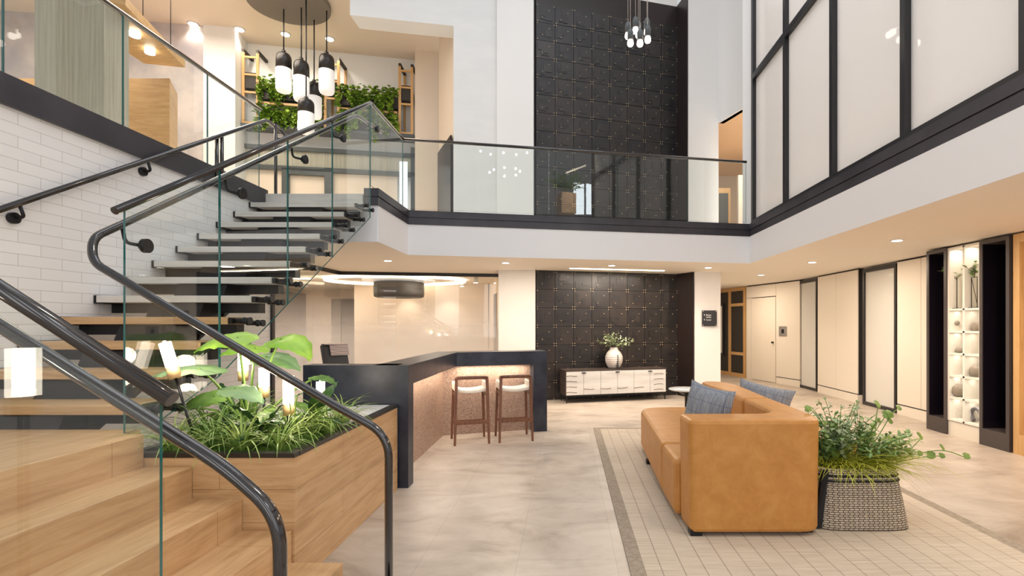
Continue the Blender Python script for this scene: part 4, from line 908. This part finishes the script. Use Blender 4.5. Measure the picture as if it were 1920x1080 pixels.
# ================================================================== UPPER LEFT: ceiling, walls, column, canopy, plant wall
UC = 7.7
struct('ceiling_upper', MB().prism([(-14, 2, UC), (-4.95, 2, UC), (-4.95, 9.3, UC), (-2.14, 9.95, UC), (-2.7, 13.5, UC), (-14, 13.5, UC)], (0, 0, .2)), 'beige_wall')
bA = Vector((-9.0, 10.35)); dB = Vector((.982, .188))
def onB(px, off=0):
    o = Vector((-7.7, 11.35+off)); k = (px-CX)/F; t = (k*o.y-o.x)/(dB.x-k*dB.y); return o+dB*t
struct('wall_upper_back', MB().wallbox(tuple(onB(378, -.1)), tuple(onB(830, 0)), UF, UC, .2), 'white_paint')
a, b = onB(380, -1.15), onB(455, -1.15); a, b = onB(381, -.7), onB(441, -.7)
struct('wall_upper_pier', MB().wallbox(tuple(a), tuple(b), UF, UC, .7), 'white_paint')
a, b = onB(778, -.5), onB(828, -.5); struct('wall_upper_pier_right', MB().wallbox(tuple(a), tuple(b), UF, UC, .5), 'beige_wall')
struct('wall_upper_left', MB().wallbox((-14, 9.8), tuple(onB(381, -.65)), UF, UC, .2), 'mural')
struct('column_upper', MB().prism([(-7.28, 7.0, UF), (-6.33, 7.0, UF), (-6.33, 7.40, UF), (-7.28, 7.4, UF)], (0, 0, UC-UF)), 'fabric_wall'); 
bpy.data.objects['column_upper'].name = 'wall_upper_column'
t_ = thing('wood_portal', 'oak clad block with chamfered end behind the gallery glass', 'partition', (-7.2, 8.8, UF)); UP_ = UF+.004
q = [P(236, 141, 8.8), P(318, 147, 8.8)]; zt = q[1].z
mb = MB().prism([(q[0].x-2.6, 8.8, UP_), (q[1].x, 8.8, UP_), (q[1].x-.32, 9.4, UP_), (q[0].x-2.6, 9.4, UP_)], (0, 0, zt-UP_)); obj('cladding', mb, 'portal_oak', t_)
cz_ = 5.9; c1_ = [GP_ for GP_ in ()]
def up(px, py, z): Y = (z-H)*F/(CY-py); return Vector(((px-CX)*Y/F, Y, z))
t_ = thing('wood_canopy', 'suspended folded oak canopy with two spotlights above the gallery', 'canopy', (-7, 8, 5.9))
poly = [up(150, -10, 5.9), up(235, 10, 5.9), up(347, 127, 5.9), up(270, 119, 5.9), up(150, 40, 5.9)]
obj('panel', MB().prism(poly, (0, 0, .12)), 'canopy_wood', t_)
for px, py in ((253, 66), (281, 98)):
    p = up(px, py, 5.86); obj('spotlight', MB().lathe((p.x, p.y, 5.84), [(.07, 0), (.07, .06)], 16), 'down_glow', t_)
for px, py in ((268, 60), (320, 90)): p = up(px, py, 6.02); obj('wire', MB().cyl((p.x, p.y, 6.0), (p.x, p.y, UC), .006, 6), 'black_metal', t_)
# upper downlights
for i, (px, py) in enumerate(((362, 44), (449, 54), (535, 63), (618, 72))):
    p = up(px, py, UC); t_ = thing('ceiling_spotlight', 'small bright ceiling spotlight before the plant wall, ' + ('leftmost of four', 'second from left of four', 'third from left of four', 'rightmost of four')[i], 'downlight', tuple(p), 'ceiling spotlights before the plant wall')
    obj('trim_ring', MB().lathe((p.x, p.y, UC-.02), [(.09, 0), (.11, .018)], 20), 'white_paint', t_); obj('lens', MB().lathe((p.x, p.y, UC-.03), [(.075, 0), (.075, .012)], 20), 'down_glow', t_)
    spot((p.x, p.y, UC-.06), 34, 110, .7, SOFT, (R(12), 0, 0))
arealight('gallery_lamp', (-6.5, 8.5, UC-.2), 2.5, 200, SOFT)
arealight('gallery_lamp_left', (-9.2, 7.6, UC-.2), 1.6, 130, SOFT)
# plant wall: shelf ledge, ladders, rails, troughs with trailing plants
def PB(px, py, off=-.35):
    o = onB(px, off); return Vector((o.x, o.y, H-(py-CY)*o.y/F))
a, b = PB(445, 229, -.0), PB(777, 252, -.0); A2, B2 = onB(445, -.45), onB(777, -.45); Zs = PB(600, 240, -.45).z
struct('trim_7', MB().wallbox(tuple(A2), tuple(B2), Zs-.06, Zs, .45), 'steel_gray')
LT = PB(600, 109, -.4).z
def ladder(pxl, pxr, label):
    a, b = onB(pxl, -.42), onB(pxr, -.42); t_ = thing('wooden_ladder', label, 'ladder', (a.x, a.y, Zs), 'ladders of the plant wall'); s = .055
    for q in (a, b):
        obj('rail', MB().wallbox(tuple(q), tuple(q+dB*s), Zs, LT, .035), 'orange_oak', t_); obj('rail', MB().wallbox(tuple(q+Vector((0, .36))), tuple(q+dB*s+Vector((0, .36))), Zs, LT-.05, .035), 'orange_oak', t_)
        obj('top_brace', MB().prism([(q.x, q.y, LT-.02), (q.x+s, q.y, LT-.02), (q.x+s, q.y+.4, LT-.07), (q.x, q.y+.4, LT-.07)], (0, 0, .06)), 'drum_dark', t_)
    for k in range(5):
        z = LT-.12-k*.38
        if k == 4: z = Zs+.03
        if k != 3: obj('rung', MB().wallbox(tuple(a+dB*s), tuple(b), z-.02, z+.02, .035), 'orange_oak', t_)
    obj('back_box', MB().wallbox(tuple(a+dB*s+Vector((0, .02))), tuple(b+Vector((0, .02))), Zs+.78, Zs+1.12, .3), 'drum_dark', t_); return t_
ladder(453, 480, 'tall oak ladder frame at the left end of plant wall'); ladder(607, 632, 'oak ladder frame in the middle of plant wall behind pendants'); ladder(747, 770, 'tall oak ladder frame at the right end of plant wall')
def vine(name, a, b, z, label, n=420, seed=0):
    rn = random.Random(seed); mb = MB(); drops = [(rn.random(), rn.uniform(.15, .5)) for _ in range(7)]
    for i in range(n):
        t = rn.random(); p = a+(b-a)*t
        if rn.random() < .45:
            d = rn.choice(drops); p = a+(b-a)*min(1, max(0, d[0]+rn.uniform(-.03, .03))); zz = z-rn.uniform(0, d[1]); dy = -.06
        else: zz = z+rn.uniform(-.08, .20)*(1-.0*t); dy = rn.uniform(-.08, .22)
        mb.blade((p.x, p.y+dy, zz), rn.uniform(-pi, 0), rn.uniform(-1.1, .6), rn.uniform(.08, .13), rn.uniform(.07, .10), .8, 3, .1, 'heart')
    return single(name, mb, 'leaf_pothos', label, 'plant', 'trailing plants on the plant wall')
mottled('leaf_pothos', (.08, .19, .015), (.34, .50, .06), 5, .4)
TR = [(484, 606, 168, 'upper left trough'), (484, 606, 215, 'lower left trough'), (634, 746, 176, 'upper right trough'), (634, 746, 226, 'lower right trough')]
zu, zl = PB(600, 172, -.4).z, PB(600, 219, -.4).z
for i, (pa, pb, py, lb) in enumerate(TR):
    a, b = onB(pa, -.38), onB(pb, -.38); z = zu if i % 2 == 0 else zl
    t_ = single('planting_trough', MB().wallbox(tuple(a), tuple(b), z-.24, z+.02, .26), 'drum_dark', 'dark ' + lb + ' hung between oak ladders', 'trough', 'plant wall troughs')
    m1 = a+(b-a)*.47
    vine('trailing_plant', a, m1, z+.02, 'trailing green plant in the left half of the ' + lb, 470, i*2+1); vine('trailing_plant', a+(b-a)*.53, b, z+.02, 'trailing green plant in the right half of the ' + lb, 470, i*2+2)
    if i % 2 == 0:
        single('oak_rail', MB().wallbox(tuple(a-Vector((0, .05))), tuple(b-Vector((0, .05))), z-.37, z-.32, .03), 'orange_oak', 'thin oak cross rail beneath the ' + lb, 'rail', 'oak cross rails of the plant wall')
# storefront doors below the ledge
dr = sroot('door_7', tuple(list(onB(600, -.2))+[UF]))
def fbox(p0, p1, y0, y1, off, t, m_, name):
    a, b = onB(p0, off), onB(p1, off); z1, z0 = H+(CY-y0)*a.y/F, H+(CY-y1)*a.y/F; obj(name, MB().wallbox(tuple(a), tuple(b), max(z0, UF), z1, t), m_, dr)
fbox(445, 778, 268, 276, -.25, .1, 'steel_gray', 'header'); fbox(445, 454, 276, 320, -.25, .1, 'steel_gray', 'jamb')
fbox(454, 778, 276, 306, -.2, .03, 'fabric_wall', 'transom_panel'); fbox(454, 778, 306, 314, -.25, .1, 'steel_gray', 'rail')
fbox(528, 541, 314, 400, -.25, .1, 'steel_gray', 'stile'); fbox(608, 622, 314, 400, -.25, .1, 'steel_gray', 'stile'); fbox(541, 608, 314, 326, -.25, .1, 'steel_gray', 'top_rail'); fbox(770, 778, 276, 400, -.25, .1, 'steel_gray', 'jamb')
fbox(454, 528, 314, 400, -.15, .02, 'beige_wall', 'pane'); fbox(541, 608, 326, 400, -.15, .02, 'beige_wall', 'pane'); fbox(622, 745, 314, 400, -.15, .02, 'beige_wall', 'pane')
dwd = sroot('window_5', tuple(list(onB(760, -.3))+[UF]))
a, b = onB(749, -.3), onB(764, -.3); obj('pane', MB().wallbox(tuple(a), tuple(b), 3.3, 5.2, .02), 'window_glow', dwd)
# ================================================================== PENDANTS
can = up(571, 46, UC-.10)
t_ = thing('pendant_cluster', 'cluster of five black and white capsule pendants under oval plate', 'chandelier', (can.x, can.y-.75, UC))
pts = [(can.x+.02+.75*cos(a), can.y-.62+.66*sin(a), UC-.10) for a in [2*pi*i/40 for i in range(40)]]
obj('ceiling_plate', MB().prism(pts, (0, 0, .09)), 'concrete', t_)
PY_ = 10.0
for px, yt, yb, yy in ((532, 93, 172, 10.0), (565, 107, 189, 9.95), (612.5, 96, 175, 10.05), (589, 149, 221, 10.35), (574, 180, 250, 9.7)):
    c = P(px, yb, yy); top = P(px, yt, yy).z; hgt = top-c.z; r = .142; zc = c.z
    s = obj('lamp_shade', MB().lathe((c.x, yy, zc+hgt*.53), [(r, -.0), (r, hgt*.24), (r*.95, hgt*.30), (r*.80, hgt*.35), (r*.5, hgt*.385), (r*.25, hgt*.39), (.04, hgt*.395), (.035, hgt*.45)], 28), 'black_gloss', t_)
    obj('diffuser', MB().lathe((c.x, yy, zc), [(r*.85, 0), (r*.99, hgt*.05), (r*1.01, hgt*.1), (r*1.01, hgt*.53)], 28), 'opal_glow', s); obj('cord', MB().cyl((c.x, yy, zc+hgt), (c.x, yy, UC-.05), .012, 8), 'black_metal', s)
arealight('pendant_lamp', (can.x+.02, 9.8, 5.3), .5, 25, SOFT)
t_ = thing('globe_pendant', 'cluster of small glowing capsule bulbs hanging on thin wires before the upper tile wall', 'chandelier', (1.1, 8, 9.3))
obj('ceiling_plate', MB().lathe((1.1, 8, 9.25), [(.3, 0), (.3, .05)], 24), 'black_gloss', t_)
for px, py, yy in ((1177.5, 68, 7.95), (1191.5, 58, 8.1), (1213, 61, 7.95), (1182, 81.5, 7.8), (1200, 82, 7.75), (1214.5, 75, 7.8), (1197, 66, 8.2)):
    c = P(px, py, yy); b_ = obj('bulb', MB().lathe((c.x, yy, c.z-.045), [(.01, 0), (.035, .008), (.047, .03), (.047, .06), (.04, .085), (.01, .095)], 18), 'bulb_glow', t_)
    obj('socket', MB().lathe((c.x, yy, c.z+.05), [(.046, 0), (.046, .12), (.03, .16), (.006, .18)], 18), 'steel_gray', b_); obj('wire', MB().cyl((c.x, yy, c.z+.2), (c.x, yy, 9.25), .004, 6), 'chrome', b_)

# ================================================================== gallery room behind the camera (shows only as a reflection in the balcony glass)
pn = Vector((B_.x, B_.y)) if False else None
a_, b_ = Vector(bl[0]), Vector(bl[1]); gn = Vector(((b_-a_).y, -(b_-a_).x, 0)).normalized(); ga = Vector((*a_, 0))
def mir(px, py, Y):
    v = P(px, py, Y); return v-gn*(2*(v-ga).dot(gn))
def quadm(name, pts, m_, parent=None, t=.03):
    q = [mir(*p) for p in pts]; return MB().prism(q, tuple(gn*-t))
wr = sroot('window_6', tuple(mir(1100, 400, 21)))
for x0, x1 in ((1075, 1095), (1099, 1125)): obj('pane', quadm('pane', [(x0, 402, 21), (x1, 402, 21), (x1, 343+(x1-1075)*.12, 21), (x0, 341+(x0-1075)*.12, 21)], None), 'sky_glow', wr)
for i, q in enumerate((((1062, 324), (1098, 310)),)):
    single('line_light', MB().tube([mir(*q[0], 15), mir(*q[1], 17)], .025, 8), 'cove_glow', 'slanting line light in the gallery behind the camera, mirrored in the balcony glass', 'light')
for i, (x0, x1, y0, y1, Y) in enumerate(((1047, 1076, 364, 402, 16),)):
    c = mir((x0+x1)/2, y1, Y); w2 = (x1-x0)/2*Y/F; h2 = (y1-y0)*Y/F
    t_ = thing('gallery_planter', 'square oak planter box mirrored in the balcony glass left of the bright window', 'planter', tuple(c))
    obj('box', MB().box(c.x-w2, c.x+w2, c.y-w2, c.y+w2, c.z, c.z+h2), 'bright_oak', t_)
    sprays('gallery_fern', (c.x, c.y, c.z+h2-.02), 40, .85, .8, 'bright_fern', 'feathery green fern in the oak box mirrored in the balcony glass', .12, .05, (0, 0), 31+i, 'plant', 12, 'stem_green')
    arealight('planter_fill', (c.x+gn.x*-1.2, c.y-gn.y*1.6, c.z+1.6), .6, 140, SOFT, (R(-40), 0, 0))  # added fill, makes the planter bright enough to show mirrored
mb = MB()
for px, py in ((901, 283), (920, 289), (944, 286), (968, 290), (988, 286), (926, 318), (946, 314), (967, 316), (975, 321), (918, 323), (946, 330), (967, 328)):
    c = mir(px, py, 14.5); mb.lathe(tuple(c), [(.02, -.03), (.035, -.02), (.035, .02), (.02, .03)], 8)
single('mirrored_downlights', mb, 'sky_glow', 'tiny ceiling downlights behind the camera mirrored in the balcony glass', 'light')  # unseen ceiling lights, placed to give the bright dots in the glass
